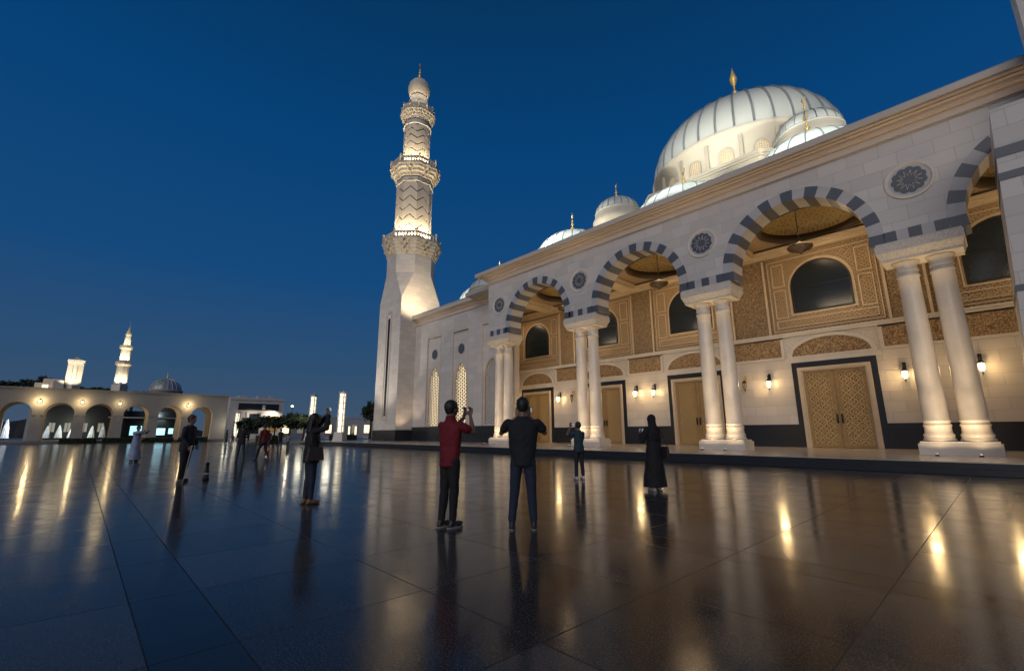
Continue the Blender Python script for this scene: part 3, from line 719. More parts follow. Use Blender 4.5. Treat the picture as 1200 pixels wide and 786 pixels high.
# cornice strip light, tucked on the small ledge under the overhang
for k in range(6):
    x = -1+6.3*k+3.1
    lamp('AREA', (x, -.46, WT+.12), 3.2, (1, .66, .42), 6.2, (x, -.30, WT+1.2), 'strip_light', sizey=.05)
lamp('AREA', (-9.8, YW-.38, 13.3+.19), 3.5, (1, .62, .34), 15.5, (-9.8, YW-.25, 14.6), 'strip_light', sizey=.05)
# porch washes from the tops of the imposts and the string course
for i, c in enumerate(AC[:4]):
    lamp('AREA', (c, 1.9, 9.4), 48, (1, .77, .50), 3.0, (c, 6.0, 11.0), 'porch_wash', sizey=.3)
    lamp('AREA', (c, 5.9, 7.2), 18, (1, .77, .50), 4.0, (c, 4.6, 13.5), 'porch_wash', sizey=.2)
    lamp('AREA', (c, 3.9, 12.3), 85, (1, .70, .40), 2.0, (c, 4.6, 3), 'porch_downlight')
lamp('AREA', (-3.0, 4.8, 11.8), 60, (1, .70, .40), 1.2, (-3, 5.4, 3), 'porch_downlight')
for i, x in enumerate(PX[:-1]):
    lamp('AREA', (x, 2.4, 9.2), 8, (1, .66, .32), 1.0, (x, 5.0, 12), 'porch_wash')

# wall lanterns (things): bracket, cage, glass
def make_lantern(lit, label, loc):
    t = thing('wall_lantern', label, 'lantern', loc, 0, 'wall lanterns of the porch')
    b = MB(); b.box(-.07, .07, -.03, .0, .18, .62); b.tube([(0, -.02, .40), (0, -.14, .50), (0, -.26, .50), (0, -.33, .40), (0, -.33, .30)], .022, 7); b.ball((0, -.33, .47), .045, 8); b.tube([(0, -.02, .5), (-.0, -.10, .62), (0, -.2, .60)], .018, 6); b.build('bracket', 'brass' if not lit else 'iron', t)
    b = MB(); b.lathe([(.02, .32), (.07, .27), (.15, .18), (.16, .15), (.12, .14)], (0, -.33), 10, smooth=False); b.build('lantern_cap', 'iron', t)
    b = MB(); b.lathe([(.05, -.24), (.105, -.12), (.125, .05), (.11, .14)], (0, -.33), 10, smooth=False); b.build('lantern_glass', 'lampglass' if lit else 'lampoff', t)
    b = MB()
    for k in range(5):
        a = 2*PI*k/5; b.tube([(.11*math.cos(a), -.33+.11*math.sin(a), .15), (.13*math.cos(a), -.33+.13*math.sin(a), .05), (.11*math.cos(a), -.33+.11*math.sin(a), -.12), (.05*math.cos(a), -.33+.05*math.sin(a), -.26)], .009, 4)
    b.lathe([(.05, -.24), (.06, -.27), (.02, -.33), (.03, -.37), (.0, -.42)], (0, -.33), 8); b.build('lantern_cage', 'iron', t)
    if lit: lamp('POINT', (0, -.46, .02), 85, (1, .66, .30), .15, None, 'lantern_bulb', parent=t)
    return t
make_lantern(True, 'lit wall lantern on white marble left of the leftmost door', (-4.95, YI-.001, 4.1))
make_lantern(True, 'lit wall lantern between the two leftmost doors', (.83, YI-.001, 4.1))
make_lantern(False, 'unlit brass wall lantern half hidden by the second column pair', (2.35, YI-.001, 4.1))
make_lantern(True, 'lit wall lantern above the black robed figure, nearer the minaret of two together', (8.53, YI-.001, 4.1))
make_lantern(True, 'lit wall lantern, the right one of two glowing side by side', (10.04, YI-.001, 4.1))
make_lantern(False, 'unlit brass wall lantern just right of the third column pair', (16.42, YI-.001, 4.1))
make_lantern(True, 'lit wall lantern close left of the largest door', (17.81, YI-.001, 4.1))
make_lantern(True, 'lit wall lantern close right of the largest door', (24.19, YI-.001, 4.1))
make_lantern(True, 'lit wall lantern near the right edge beyond the nearest columns', (26.95, YI-.001, 4.2))

# ground uplights before each pair of columns
def make_uplight(x, y, label, p=55, ty=1.0, tz=7):
    t = thing('uplight', label, 'floodlight', (x, y, PZ), 0, 'uplights at the feet of the columns')
    b = MB(); b.box(-.06, .06, -.05, .05, 0, .02); b.tube([(-.045, 0, .02), (-.045, 0, .06)], .008, 6); b.tube([(.045, 0, .02), (.045, 0, .06)], .008, 6); b.box(-.04, .04, -.03, .03, .03, .08); b.build('uplight_body', 'iron', t)
    b = MB(); b.box(-.03, .03, -.02, .02, .081, .085); b.build('uplight_lens', 'spotlit', t)
    lamp('SPOT', (0, 0, .2), p, (1, .72, .40), .05, (0, ty-y, tz), 'uplight_beam', 150, 1.0, parent=t)
    if y < 0: lamp('SPOT', (0, -.02, .2), 620, (1, .74, .44), .05, (0, ty-y, 7.2), 'uplight_beam', 34, .9, parent=t)
    return t
for i, x in enumerate(PX[:-1]):
    nm = ['first column pair from the minaret', 'second column pair from the minaret', 'third column pair from the minaret', 'nearest column pair at the right'][i]
    make_uplight(x-.57, -.95, 'small lit uplight before the left column of the '+nm, 170, .5, 5.5)
    make_uplight(x+.57, -.95, 'small lit uplight before the right column of the '+nm, 170, .5, 5.5)
    make_uplight(x, 2.0, 'small lit uplight behind the '+nm, 200, 1.2, 6.0)

# pendant lamps under the ceiling domes
for i, c in enumerate(AC[:3]):
    t = thing('pendant_lamp', ['brass pendant hanging in the arch nearest the minaret', 'brass pendant hanging in the middle arch', 'brass pendant hanging in the largest arch by a long cord'][i], 'chandelier', (c-.7, 4.3, 0), 0, 'pendants under the porch ceiling')
    b = MB(); b.tube([(0, 0, 11.75), (0, 0, 13.8)], .02, 6); b.build('cord', 'iron', t)
    b = MB(); b.lathe([(.04, 11.8), (.1, 11.7), (.34, 11.62), (.62, 11.50), (.64, 11.42), (.55, 11.30), (.3, 11.2), (.08, 11.1), (.0, 11.0)], (0, 0), 24); b.build('pendant_bowl', 'brown', t)

# ------------------------------------------------------------------ far side of the plaza
M['leafdark'] = plain('dark_leaves', (.03, .05, .02), .7, noise=4)
M['leafmid'] = plain('leaves', (.05, .08, .03), .7, noise=4)
M['bark'] = plain('bark', (.08, .06, .045), .9, noise=5)
M['parasol'] = plain('folded_parasol_cloth', (.75, .77, .80), .8, noise=3)
M['screen'] = plain('shop_window_lit', (.4, .6, .7), .4, emit=(.45, .85, 1), es=1.3)
M['redcloth'] = plain('red_cloth', (.25, .02, .04), .8)
M['farwhite'] = stone('white_render', (.55, .53, .50), .6)
XA = -62.0; AY = [-9.8-4.15*k for k in range(9)]
far = thing('arcade_building', 'long low stone arcade of round arches across the plaza', 'arcade', (XA, -26, 0))
def loc(o, dx, dy):
    o.location = (-dx, -dy, 0); return o
pts = [(-47.5, .4)]
for c in AY[::-1]:
    pts.append((c-1.42, .4)); pts += [(c-1.50*math.cos(PI*k/20), 4.0+1.50*math.sin(PI*k/20)) for k in range(21)]; pts.append((c+1.42, .4))
pts += [(-6.3, .4), (-6.3, 7.2), (-47.5, 7.2)]
b = MB(); b.prism(pts, XA-.9, XA, axis='x'); loc(b.build('arcade_front', 'farstone', far), XA, -26)
b = MB(); b.prism(pts, XA-6.2, XA-5.4, axis='x'); loc(b.build('arcade_rear', 'farstone', far), XA, -26)
b = MB(); b.box(XA-6.3, XA+.12, -47.6, -6.2, 7.2, 7.32); b.box(XA-6.3, XA+.2, -47.6, -6.15, 7.32, 7.5); b.box(XA-5.4, XA-.9, -47.5, -6.3, 6.6, 6.8); b.box(XA-5.4, XA-.9, -6.6, -6.3, .4, 6.6); loc(b.build('arcade_roof', 'farstone', far), XA, -26)
b = MB(); b.box(XA-7, XA+.9, -48, -6.0, .01, .22); b.box(XA-6.8, XA+.5, -48, -6.1, .22, .4); loc(b.build('arcade_step', 'paving', far), XA, -26)
for c in AY:
    for sgn in (-1, 1):
        b = MB(); b.box(XA-.95, XA+.05, c+sgn*1.64-.2, c+sgn*1.64+.2, 3.75, 3.95); loc(b.build('pier_capital', 'farstone', far), XA, -26)
for k, y in enumerate([-11.85, -20.2, -24.3, -28.5, -36.8]):
    t = thing('wall_lamp', ['lit globe wall lamp between the last two arches of the far arcade', 'lit globe wall lamp above the third pier of the far arcade', 'lit globe wall lamp right of the floodlit square tower', 'lit globe wall lamp beside the arch at the left edge', 'lit globe wall lamp on the far arcade outside the frame'][k], 'lamp', (XA+.02, y, 5.75), 0, 'globe lamps on the far arcade')
    b = MB(); b.box(-.02, .04, -.1, .1, -.2, .2); b.tube([(0, 0, .1), (.2, 0, .15), (.28, 0, 0)], .025, 6); b.build('bracket', 'iron', t)
    b = MB(); b.ball((.28, 0, -.12), .15, 12); b.build('lamp_globe', 'lampglass', t)
    lamp('POINT', (.60, 0, -.1), [120, 45, 90, 130, 60][k], (1, .72, .36), .12, None, 'lamp_bulb', parent=t)
for y, p in ((-11.0, 130), (-15.2, 120), (-19.4, 50), (-28.4, 90)):
    lamp('AREA', (XA-3, y, 6.4), p, (1, .68, .34), .8, (XA-2.6, y, 0), 'corridor_light')

def leaves(name, c, r, n, m, parent=None, seed=1, size=.18, holes=0):
    """leaf-sized faces gathered in clumps through an ellipsoid"""
    q = random.Random(seed); bm = bmesh.new(); cl = []
    for _ in range(max(5, n//70)):
        while True:
            p = Vector((q.uniform(-1, 1), q.uniform(-1, 1), q.uniform(-1, 1)))
            if p.length < 1: break
        cl.append((p, q.uniform(.18, .34)))
    for i in range(n):
        p, rr = cl[i % len(cl)]; v = Vector((q.gauss(0, 1), q.gauss(0, 1), q.gauss(0, 1)))*rr*.6+p
        o = Vector((c[0]+v.x*r[0], c[1]+v.y*r[1], c[2]+v.z*r[2])); a = Vector((q.gauss(0, 1), q.gauss(0, 1), q.gauss(0, 1))).normalized(); e = a.orthogonal().normalized(); f = a.cross(e); sz = size*q.uniform(.6, 1.3)
        f_ = bm.faces.new([bm.verts.new(o+e*sz), bm.verts.new(o+f*sz*.5), bm.verts.new(o-e*sz), bm.verts.new(o-f*sz*.5)])
    me = bpy.data.meshes.new(name); bm.to_mesh(me); bm.free(); me.materials.append(M[m]); o = bpy.data.objects.new(name, me); COL.objects.link(o); o.parent = parent; return o
def tree(label, x, y, z0, h, rx, rz, n=1600, seed=1, group='trees around the plaza', m='leafdark', sz=.2, name='tree'):
    t = thing(name, label, 'tree', (x, y, z0), 0, group); q = random.Random(seed)
    b = MB(); hc = h-rz; b.tube([(0, 0, 0), (.05, .03, hc*.5), (-.04, .05, hc), (0, 0, h-rz*.5)], [.16*h/4, .12*h/4, .10*h/4, .04], 8)
    for k in range(5):
        a = k*1.26; b.tube([(0, 0, hc*.75), (rx*.35*math.cos(a), rx*.35*math.sin(a), hc), (rx*.65*math.cos(a), rx*.65*math.sin(a), hc+rz*.45)], [.06*h/4, .045, .02], 6)
    b.build('trunk', 'bark', t); leaves('crown', (0, 0, h-rz*.85), (rx, rx, rz), n, m, t, seed, sz)
    return t
def hedge(label, x0, x1, y0, y1, z0, h, seed, name='hedge', group='clipped hedges by the plaza'):
    t = thing(name, label, 'hedge', ((x0+x1)/2, (y0+y1)/2, z0), 0, group); lx, ly = (x1-x0)/2, (y1-y0)/2
    b = MB(); b.box(-lx*.94, lx*.94, -ly*.94, ly*.94, 0, h*.9); b.build('hedge_core', 'hedge', t)
    q = random.Random(seed); bm = bmesh.new()
    for i in range(int(500+60*(lx+ly)*2)):
        o = Vector((q.uniform(-lx, lx), q.uniform(-ly, ly), q.uniform(.1, h))); k = q.randrange(3)
        if k == 0: o.x = lx*q.choice((-1, 1))
        elif k == 1: o.y = ly*q.choice((-1, 1))
        else: o.z = h*q.uniform(.9, 1.05)
        a = Vector((q.gauss(0, 1), q.gauss(0, 1), q.gauss(0, 1))).normalized(); e = a.orthogonal(); f = a.cross(e); sz = .11
        bm.faces.new([bm.verts.new(o+e*sz), bm.verts.new(o+f*sz*.6), bm.verts.new(o-e*sz), bm.verts.new(o-f*sz*.6)])
    me = bpy.data.meshes.new('foliage'); bm.to_mesh(me); bm.free(); me.materials.append(M['leafdark']); o = bpy.data.objects.new('foliage', me); COL.objects.link(o); o.parent = t
    return t
hl = ['dark low hedge before the last arch of the far arcade', 'dark low hedge in front of the lit shop window arch', 'dark low hedge below the third lamp of the far arcade', 'dark low hedge left of the person in white']
for k in range(4): hedge(hl[k], XA+1.0, XA+1.9, -9.0-4.4*k-3.6, -9.0-4.4*k, .0, .62, 11+k)
hedge('long clipped hedge behind the two tall light columns', -36, -30.5, 1.0, 2.4, .0, .95, 21)
hedge('clipped hedge between the light column and the minaret', -29.5, -25.8, 5.8, 6.9, PZ, .9, 22)
hedge('clipped hedge under the round crowned tree', -44, -38, -6.0, -4.8, .0, .9, 23)
# garden kerb beyond the plaza
b = MB(); b.box(-60, -29.6, -4.0, 40, .01, .30); b.box(-60, -29.6, -4.25, -4.0, .01, .38); tag(b.build('garden_terrace', 'paving'), kind='structure')
tree('round crowned dark tree left of the woman with raised phone', -41.0, -4.6, .3, 3.1, 2.2, .8, 2600, 5)
tree('dark spreading tree whose crown touches the raised phone woman', -38.0, -1.8, .3, 3.4, 2.5, .95, 3800, 6)
tree('smaller dark tree in front of the white building', -45.5, -6.6, .2, 3.0, 1.6, .8, 1800, 8)
tree('tall dark tree just left of the minaret foot', -41.0, 9.3, .3, 5.6, 1.3, 1.5, 2200, 9, m='leafdark')
b_ = None
# tall glass light columns on stone pedestals
def light_column(label, x, y, z0, h, wd, ped):
    t = thing('light_column', label, 'light column', (x, y, z0), R(40), 'glowing light columns round the plaza')
    b = MB(); b.hexa([(-wd*1.15, -wd*1.15, 0), (wd*1.15, -wd*1.15, 0), (wd*1.15, wd*1.15, 0), (-wd*1.15, wd*1.15, 0), (-wd*.9, -wd*.9, ped), (wd*.9, -wd*.9, ped), (wd*.9, wd*.9, ped), (-wd*.9, wd*.9, ped)]); b.build('pedestal', 'farwhite', t)
    b = MB(); g_ = wd*.42
    b.box(-g_, g_, -g_, g_, ped, h-.25); b.build('glass_core', 'pole_lit', t)
    b = MB()
    for sx in (-1, 1):
        for sy in (-1, 1): b.box(sx*wd*.52-.035, sx*wd*.52+.035, sy*wd*.52-.035, sy*wd*.52+.035, ped, h-.2)
    for k in range(1, 7): 
        z = ped+(h-ped)*k/7; 
        for sx in (-1, 1): b.box(-wd*.48, wd*.48, sx*wd*.5-.02, sx*wd*.5+.02, z-.03, z+.03); b.box(sx*wd*.5-.02, sx*wd*.5+.02, -wd*.46, wd*.46, z-.028, z+.028)
    b.box(-wd*.62, wd*.62, -wd*.62, wd*.62, h-.2, h); b.lathe([(.03, h), (.05, h+.1), (.015, h+.3)], (0, 0), 8); b.build('column_frame', 'concrete', t)
    lamp('POINT', (-.9, -.9, h*.55), 60, (1, .92, .7), .4, None, 'column_glow', parent=t)
light_column('tallest glowing light column on a stone pedestal left of the minaret', -24.4, -2.4, PZ, 5.55, .52, 1.0)
light_column('glowing light column rising behind the woman with the raised phone', -34.9, -1.9, .3, 5.9, .52, 1.0)
light_column('glowing light column at the right end of the far arcade', -60.4, -5.0, .0, 4.75, .45, .6)
for (x, y, lb) in ((-54.7, 13.15, 'short glowing light post beside the minaret foot'), (-54.9, 12.0, 'thin short glowing light post far off near the minaret')):
    t = thing('light_post', lb, 'lamp', (x, y, .3), 0, 'short glowing posts in the garden'); b = MB(); b.box(-.16, .16, -.16, .16, 0, .3); b.box(-.14, .14, -.14, .14, 2.1, 2.2); b.build('post_body', 'concrete', t); b = MB(); b.box(-.11, .11, -.11, .11, .3, 2.1); b.build('post_glass', 'litwarm', t)
t = thing('street_lamp', 'lit street lamp standing among the garden trees', 'street lamp', (-44.3, -1.5, .3)); b = MB(); b.lathe([(.09, 0), (.09, .3), (.05, .4), (.04, 4.7)], (0, 0), 10); b.tube([(0, 0, 4.7), (.2, -.1, 4.95), (.45, -.2, 4.95)], .03, 6); b.build('lamp_pole', 'iron', t)
b = MB(); b.lathe([(.04, 4.70), (.17, 4.78), (.17, 4.86), (.05, 4.95)], (.45, -.2), 12); b.build('lamp_head', 'lampglass', t); lamp('POINT', (.6, -.35, 4.5), 60, (1, .9, .7), .1, None, 'lamp_bulb', parent=t)
# white service building right of the arcade
t = thing('white_building', 'white flat roofed building with a dark glazed strip right of the arcade', 'building', (-81, 3, 0)); o = t
def bp_(name, m, *bx, par=None):
    b = MB()
    for q in bx: b.box(*q)
    return b.build(name, m, par or t)
bp_('wall', 'farwhite', (-8, 0, -5.2, 5.2, 0, 8.1)); bp_('parapet', 'farwhite', (-8.1, .2, -5.3, 5.3, 8.1, 8.6))
bp_('roof_plant', 'concrete', (-4, -2, -3.2, -1.8, 8.6, 9.1), (-4, -2.4, .4, 1.8, 8.6, 9.2), (-4, -3, 3, 3.8, 8.6, 9.4))
bp_('glazed_strip', 'black', (.0, .06, -3.6, 4.2, 6.0, 7.4)); bp_('glazed_door', 'glass', (.0, .06, -1.4, .6, 1.2, 5.3)); bp_('shutter', 'doorstile', (.0, .06, 2.0, 4.3, 1.6, 4.9)); bp_('dark_door', 'iron', (.0, .06, -4.1, -2.6, .4, 3.8)); bp_('sign_panel', 'parasol', (.07, .12, .9, 1.5, 6.2, 7.1))
bp_('door_pilaster', 'farwhite', (.0, .35, -2.0, -1.5, 0, 5.6)); bp_('door_pilaster', 'farwhite', (.0, .35, .8, 1.3, 0, 5.6))
lamp('AREA', (-79.6, 6.2, 5.6), 220, (1, .85, .66), .5, (-81.5, 5, 1), 'canopy_light')
lamp('AREA', (-79, 2, 5.6), 60, (1, .85, .66), .5, (-81.5, 2, 1), 'canopy_light')
t = thing('white_building', 'low pale building behind the garden trees', 'building', (-100, 26, 0)); bp_('wall', 'farwhite', (-6, 0, -14, 14, 0, 5.2)); bp_('parapet', 'farwhite', (-6.1, .12, -14.1, 14.1, 5.2, 5.6))
for k in range(7): w_ = bp_('window', 'litdim' if k % 3 else 'litwarm', (.01, .05, -12+3.7*k, -10.4+3.7*k, 1.2, 3.4)); bp_('window_frame', 'concrete', (.01, .1, -12.15+3.7*k, -12.02+3.7*k, 1.1, 3.5), (.01, .1, -10.38+3.7*k, -10.25+3.7*k, 1.1, 3.5), par=w_)
lamp('POINT', (-60, 0, 1.4), 100, (1, .80, .5), .3, None, 'garden_glow')
# lit shop seen through the arches
t = thing('shop', 'shop with bluish lit windows seen through the arch behind the suited man', 'shop', (-78, -15, 0)); bp_('wall', 'iron', (-5, 0, -6, 5, 0, 5.2))
for y0, y1, z0, z1 in ((-2.6, -1.0, 1.0, 2.6), (-.6, .5, 1.4, 2.4), (1.0, 2.4, 1.0, 2.2), (2.9, 3.6, 1.2, 2.2)): bp_('shop_window', 'screen', (.01, .06, y0, y1, z0, z1))
bp_('canopy', 'concrete', (.0, 2.2, -5.8, 4.8, 3.9, 4.1)); lamp('AREA', (-76.5, -14, 3.8), 160, (.65, .9, 1), 2.5, (-76.5, -14, 0), 'shop_light'); lamp('AREA', (-76.8, -14, 4.3), 160, (.65, .9, 1), 1, (-78, -14, 5.2), 'shop_light')
# folded white parasols, floodlit, behind the left arches
for k, (x, y, h) in enumerate([(-71, -31.8, 3.4), (-70, -33.3, 2.9), (-72, -27.6, 2.5), (-71, -26.3, 2.6), (-70.5, -24.9, 2.3), (-71, -22.6, 2.5), (-71.5, -21.3, 2.6)]):
    t = thing('folded_parasol', ['tall white folded parasol in the arch at the left edge', 'leftmost white folded parasol at the picture edge', 'white folded parasol at the left jamb of the second arch', 'middle white folded parasol inside the second arch', 'white folded parasol at the right jamb of the second arch', 'white folded parasol at the left of the narrow third arch', 'white folded parasol at the right of the narrow third arch'][k], 'parasol', (x, y, .0), 0, 'folded parasols behind the arcade')
    b = MB(); b.lathe([(.35, 0), (.35, .08), (.05, .1), (.04, h)], (0, 0), 12); b.build('parasol_pole', 'iron', t)
    b = MB(); n = 24; pr = [(.42, .7), (.36, 1.1), (.30, h*.6), (.16, h*.85), (.05, h)]
    rings = [[b.bm.verts.new((r*(1+.22*(i % 2)-.1)*math.cos(2*PI*i/n), r*(1+.22*(i % 2)-.1)*math.sin(2*PI*i/n), z)) for i in range(n)] for r, z in pr]
    for a_, c_ in zip(rings, rings[1:]):
        for i in range(n): b._f([a_[i], a_[(i+1) % n], c_[(i+1) % n], c_[i]])
    b.build('parasol_cloth', 'parasol', t)
lamp('AREA', (-68.6, -30, 3.0), 200, (.85, .93, 1), .8, (-71, -31.5, 1.6), 'terrace_light'); lamp('AREA', (-68.6, -24.5, 3.2), 170, (.9, 1, .9), .8, (-71, -24.5, 1.2), 'terrace_light')
t = thing('hall', 'dark low block added to darken the second to fourth arches of the far arcade', 'building', (-76, -23.5, 0)); bp_('wall', 'iron', (-4, 0, -5.2, 5.0, 0, 6.2)); bp_('roof', 'concrete', (-4.2, .2, -5.3, 5.1, 6.2, 6.4))  # added dark block that makes the arch interiors read dark
for k, y in enumerate((-4.2, -2.4, -.4, 1.6, 3.4)): w_ = bp_('window', 'litdim', (.01, .05, y, y+.7, 1.6, 3.0)); bp_('window_frame', 'iron', (.05, .08, y+.32, y+.38, 1.6, 3.0), par=w_)
# skyline: far minaret, lit tower, dome, trees, lit villa
t = thing('minaret', 'distant slim floodlit minaret behind the far arcade', 'minaret', (-95, -19.3, 0))
def far_shaft(z0, z1, r0, r1, name, par, m='minaret', n=8): b = MB(); b.lathe([(r0, z0), (r1, z1)], (0, 0), n, smooth=False); return b.build(name, m, par)
far_shaft(0, 11.0, 1.3, 1.3, 'minaret_base', t, n=4)
far_shaft(11, 15.2, 1.05, .95, 'shaft', t); far_shaft(15.9, 18.6, .85, .75, 'shaft', t); far_shaft(19.2, 21.2, .62, .45, 'shaft', t)
for z, r in ((15.2, 1.35), (18.6, 1.1)): b = MB(); b.lathe([(r*.72, z-.4), (r, z), (r, z+.5), (r*.9, z+.5), (r*.9, z+.1)], (0, 0), 8, smooth=False); b.build('balcony', 'muq', t)
b = MB(); b.lathe([(.5, 21.2), (.5, 21.5), (.30, 22.3), (.05, 23.0), (.03, 24.2)], (0, 0), 10); b.build('spire', 'muq', t)
for z, tz, p in ((11.3, 14, 600), (16.1, 18, 400), (19.4, 21, 220)):
    for dy in (-1.1, 1.1): lamp('SPOT', (-95+1.6, -19.3+dy, z), p, (1, .84, .52), .1, (-95, -19.3, tz), 'floodlight', 110)
t = thing('square_tower', 'distant brightly floodlit square tower left of the far minaret', 'tower', (-95, -26.3, 0))
far_shaft(0, 14.6, 1.15, 1.15, 'tower_shaft', t, n=4); b = MB(); b.box(-1.1, 1.1, -1.1, 1.1, 14.6, 14.9); b.box(-1.25, 1.25, -1.25, 1.25, 14.9, 15.3); b.hexa([(-.7, -.7, 15.3), (.7, -.7, 15.3), (.7, .7, 15.3), (-.7, .7, 15.3), (-.1, -.1, 16), (.1, -.1, 16), (.1, .1, 16), (-.1, .1, 16)]); b.build('tower_cap', 'minaret', t)
b = MB(); b.box(-.8, .8, -2.6, -1.2, 0, 11.2); b.build('tower_annex', 'minaret', t); b = MB(); b.box(.83, .86, -.35, .35, 11.5, 14.2); b.build('slit_window', 'iron', t)
for dy in (-2, 2): lamp('SPOT', (-90.5, -26.3+dy, 9.5), 2600, (1, .86, .58), .1, (-95, -26.3, 14), 'floodlight', 60)
t = thing('domed_hall', 'distant dark ribbed dome with a finial above the far arcade', 'dome', (-95, -11.7, 0))
b = MB(); b.lathe([(3.0, 0), (3.0, 10.0), (3.15, 10.1), (3.15, 10.3), (2.75, 10.4)], (0, 0), 32); b.build('dome_drum', 'farstone', t)
b = MB(); b.lathe([(2.75*math.cos(PI/2*k/12), 10.4+2.4*math.sin(PI/2*k/12)) for k in range(13)], (0, 0), 40, capb=False); b.build('dome_shell', 'seam', t)
b = MB()
for k in range(20):
    a = 2*PI*k/20; b.tube([(2.78*math.cos(PI/2*.95*q/8)*math.cos(a), 2.78*math.cos(PI/2*.95*q/8)*math.sin(a), 10.42+2.4*math.sin(PI/2*.95*q/8)) for q in range(9)], .06, 4, cap=False)
b.build('dome_rib', 'roofmetal', t); finial('finial', 0, 0, 12.75, .9, t)
for k, (x, y, h, rx, rz, lb) in enumerate([(-130, -32.5, 14.4, 3.4, 2.2, 'distant dark tree mound left of the lit villa'), (-128, -27.2, 12.6, 3.6, 1.4, 'distant dark tree between villa and square tower'), (-125, -22.0, 12.0, 3.4, 1.2, 'distant dark tree just left of the far minaret'), (-130, -38.5, 12.9, 4.4, 1.4, 'distant dark tree at the left edge above the arcade'), (-120, -15.5, 11.4, 4.2, 1.0, 'distant dark tree between far minaret and dome')]):
    tree(lb, x, y, 0, h, rx, rz, 2600, 40+k, 'distant trees on the skyline', sz=.42)
t = thing('villa', 'distant lit villa among dark trees above the far arcade', 'villa', (-112, -29.8, 0)); bp_('wall', 'farwhite', (-3, 0, -2.6, 2.4, 0, 12.0)); bp_('roof', 'concrete', (-3.2, .2, -1.4, 1.6, 12.0, 12.9)); bp_('window', 'litwarm', (.01, .05, -1.4, -.5, 10.6, 11.6)); bp_('window', 'litwarm', (.01, .05, .6, 1.5, 10.6, 11.6)); lamp('SPOT', (-107, -29.8, 9.5), 500, (1, .72, .45), .2, (-112, -29.8, 12), 'floodlight', 70)

# ------------------------------------------------------------------ people
def P3(*a): return Vector(a)
def bake(o, voxel, smooth=4, fold=None):
    fold = fold if fold is not None else {'shirt': .016, 'coat': .018, 'jacket': .014, 'robe': .020, 'trousers': .013, 'headscarf': .012, 'hair': .007}.get(o.name.split('.')[0], 0)
    m = o.modifiers.new('r', 'REMESH'); m.mode = 'VOXEL'; m.voxel_size = voxel; m.use_smooth_shade = True
    q = o.modifiers.new('s', 'SMOOTH'); q.factor = .5; q.iterations = smooth
    dg = bpy.context.evaluated_depsgraph_get(); dg.update(); me = bpy.data.meshes.new_from_object(o.evaluated_get(dg)); o.modifiers.clear()
    old = o.data; mats = list(old.materials); o.data = me; me.name = o.name; me.materials.clear()
    for k in mats: me.materials.append(k)
    for p in me.polygons: p.material_index = 0
    if fold:
        hr = o.name.startswith('hair'); sd = Vector((len(bpy.data.objects)*.37, 0, 0))
        cn = [(v.co.copy(), v.normal.copy()) for v in me.vertices]; flat = []
        for c, nv in cn:
            k = mnoise.noise(Vector((c.x*9, c.y*9, c.z*4.5+c.x*3))+sd)*.7+mnoise.noise(Vector((c.x*16, c.y*16, c.z*14))+sd)*.45
            if hr: k = mnoise.noise(c*60+sd)
            flat.extend(c+Vector((nv.x, nv.y, nv.z*.5))*max(-.003, (k+.22)*fold))
        me.vertices.foreach_set('co', flat); me.update()
    return o
def ell(b, secs, n=20):
    rings = [[b.bm.verts.new((cx+rx*math.cos(2*PI*i/n), cy_+ry*math.sin(2*PI*i/n), z)) for i in range(n)] for cx, cy_, z, rx, ry in secs]
    for a, c in zip(rings, rings[1:]):
        for i in range(n): b._f([a[i], a[(i+1) % n], c[(i+1) % n], c[i]])
    b._f(rings[0][::-1]); b._f(rings[-1])
def limb(b, pts, rad, n=12):
    # smooth the chain a little, round its ends
    P, Rr = [Vector(p) for p in pts], list(rad); Q, S_ = [P[0]], [Rr[0]]
    for i in range(len(P)-1):
        for t in (.25, .5, .75, 1): Q.append(P[i].lerp(P[i+1], t)); S_.append(Rr[i]+(Rr[i+1]-Rr[i])*t)
    b.tube(Q, S_, n); b.ball(P[0], Rr[0]*.99, 10); b.ball(P[-1], Rr[-1]*.99, 10)
    for p, r in zip(P[1:-1], Rr[1:-1]): b.ball(p, r*.99, 10)
def hand(b, w, d, n, side, curl=.8):
    d = Vector(d).normalized(); n = Vector(n); n = (n-d*n.dot(d)).normalized(); s = d.cross(n)*side
    mat = Matrix((s, d, n)).transposed().to_4x4()
    b.ball(w+d*.05, (.040, .052, .017), 12, mat)
    for k in range(4):
        L = [.068, .078, .072, .056][k]; p = w+d*.088+s*((k-1.5)*-.0205); c = curl; pts = [p-d*.03]
        for j, f in enumerate((.45, .32, .23)):
            a = c*(j+.5)*.6; p = p+(d*math.cos(a)+n*math.sin(a))*L*f*1.05; pts.append(p)
        b.tube(pts, [.0098, .0095, .0088, .0078], 8); b.ball(pts[-1], .0078, 8)
    p = w+d*.025+s*.032; pts = [p-s*.015, p+s*.018+d*.022+n*.008, p+s*.024+d*.048+n*.020, p+s*.018+d*.068+n*.028]
    b.tube(pts, [.014, .0125, .011, .0085], 8); b.ball(pts[-1], .0085, 8)
def mat_cloth(name, c, r=.85): 
    t = NT(name); t.col(t.mix(t.ramp(t.noise(7, 3), .35, .7), c, tuple(v*.65 for v in c))); t.rough(r); t.bump(t.noise(22, 2), .25, .01); return t.m
M['skin'] = plain('skin', (.20, .115, .075), .5, noise=8); M['hair'] = plain('black_hair', (.012, .010, .009), .55, noise=40)
M['sole'] = plain('white_sole', (.22, .22, .21), .7); M['phone'] = plain('phone_body', (.02, .02, .022), .3); M['phonescreen'] = plain('phone_screen_lit', (.1, .1, .1), .2, emit=(.75, .85, 1), es=.35)
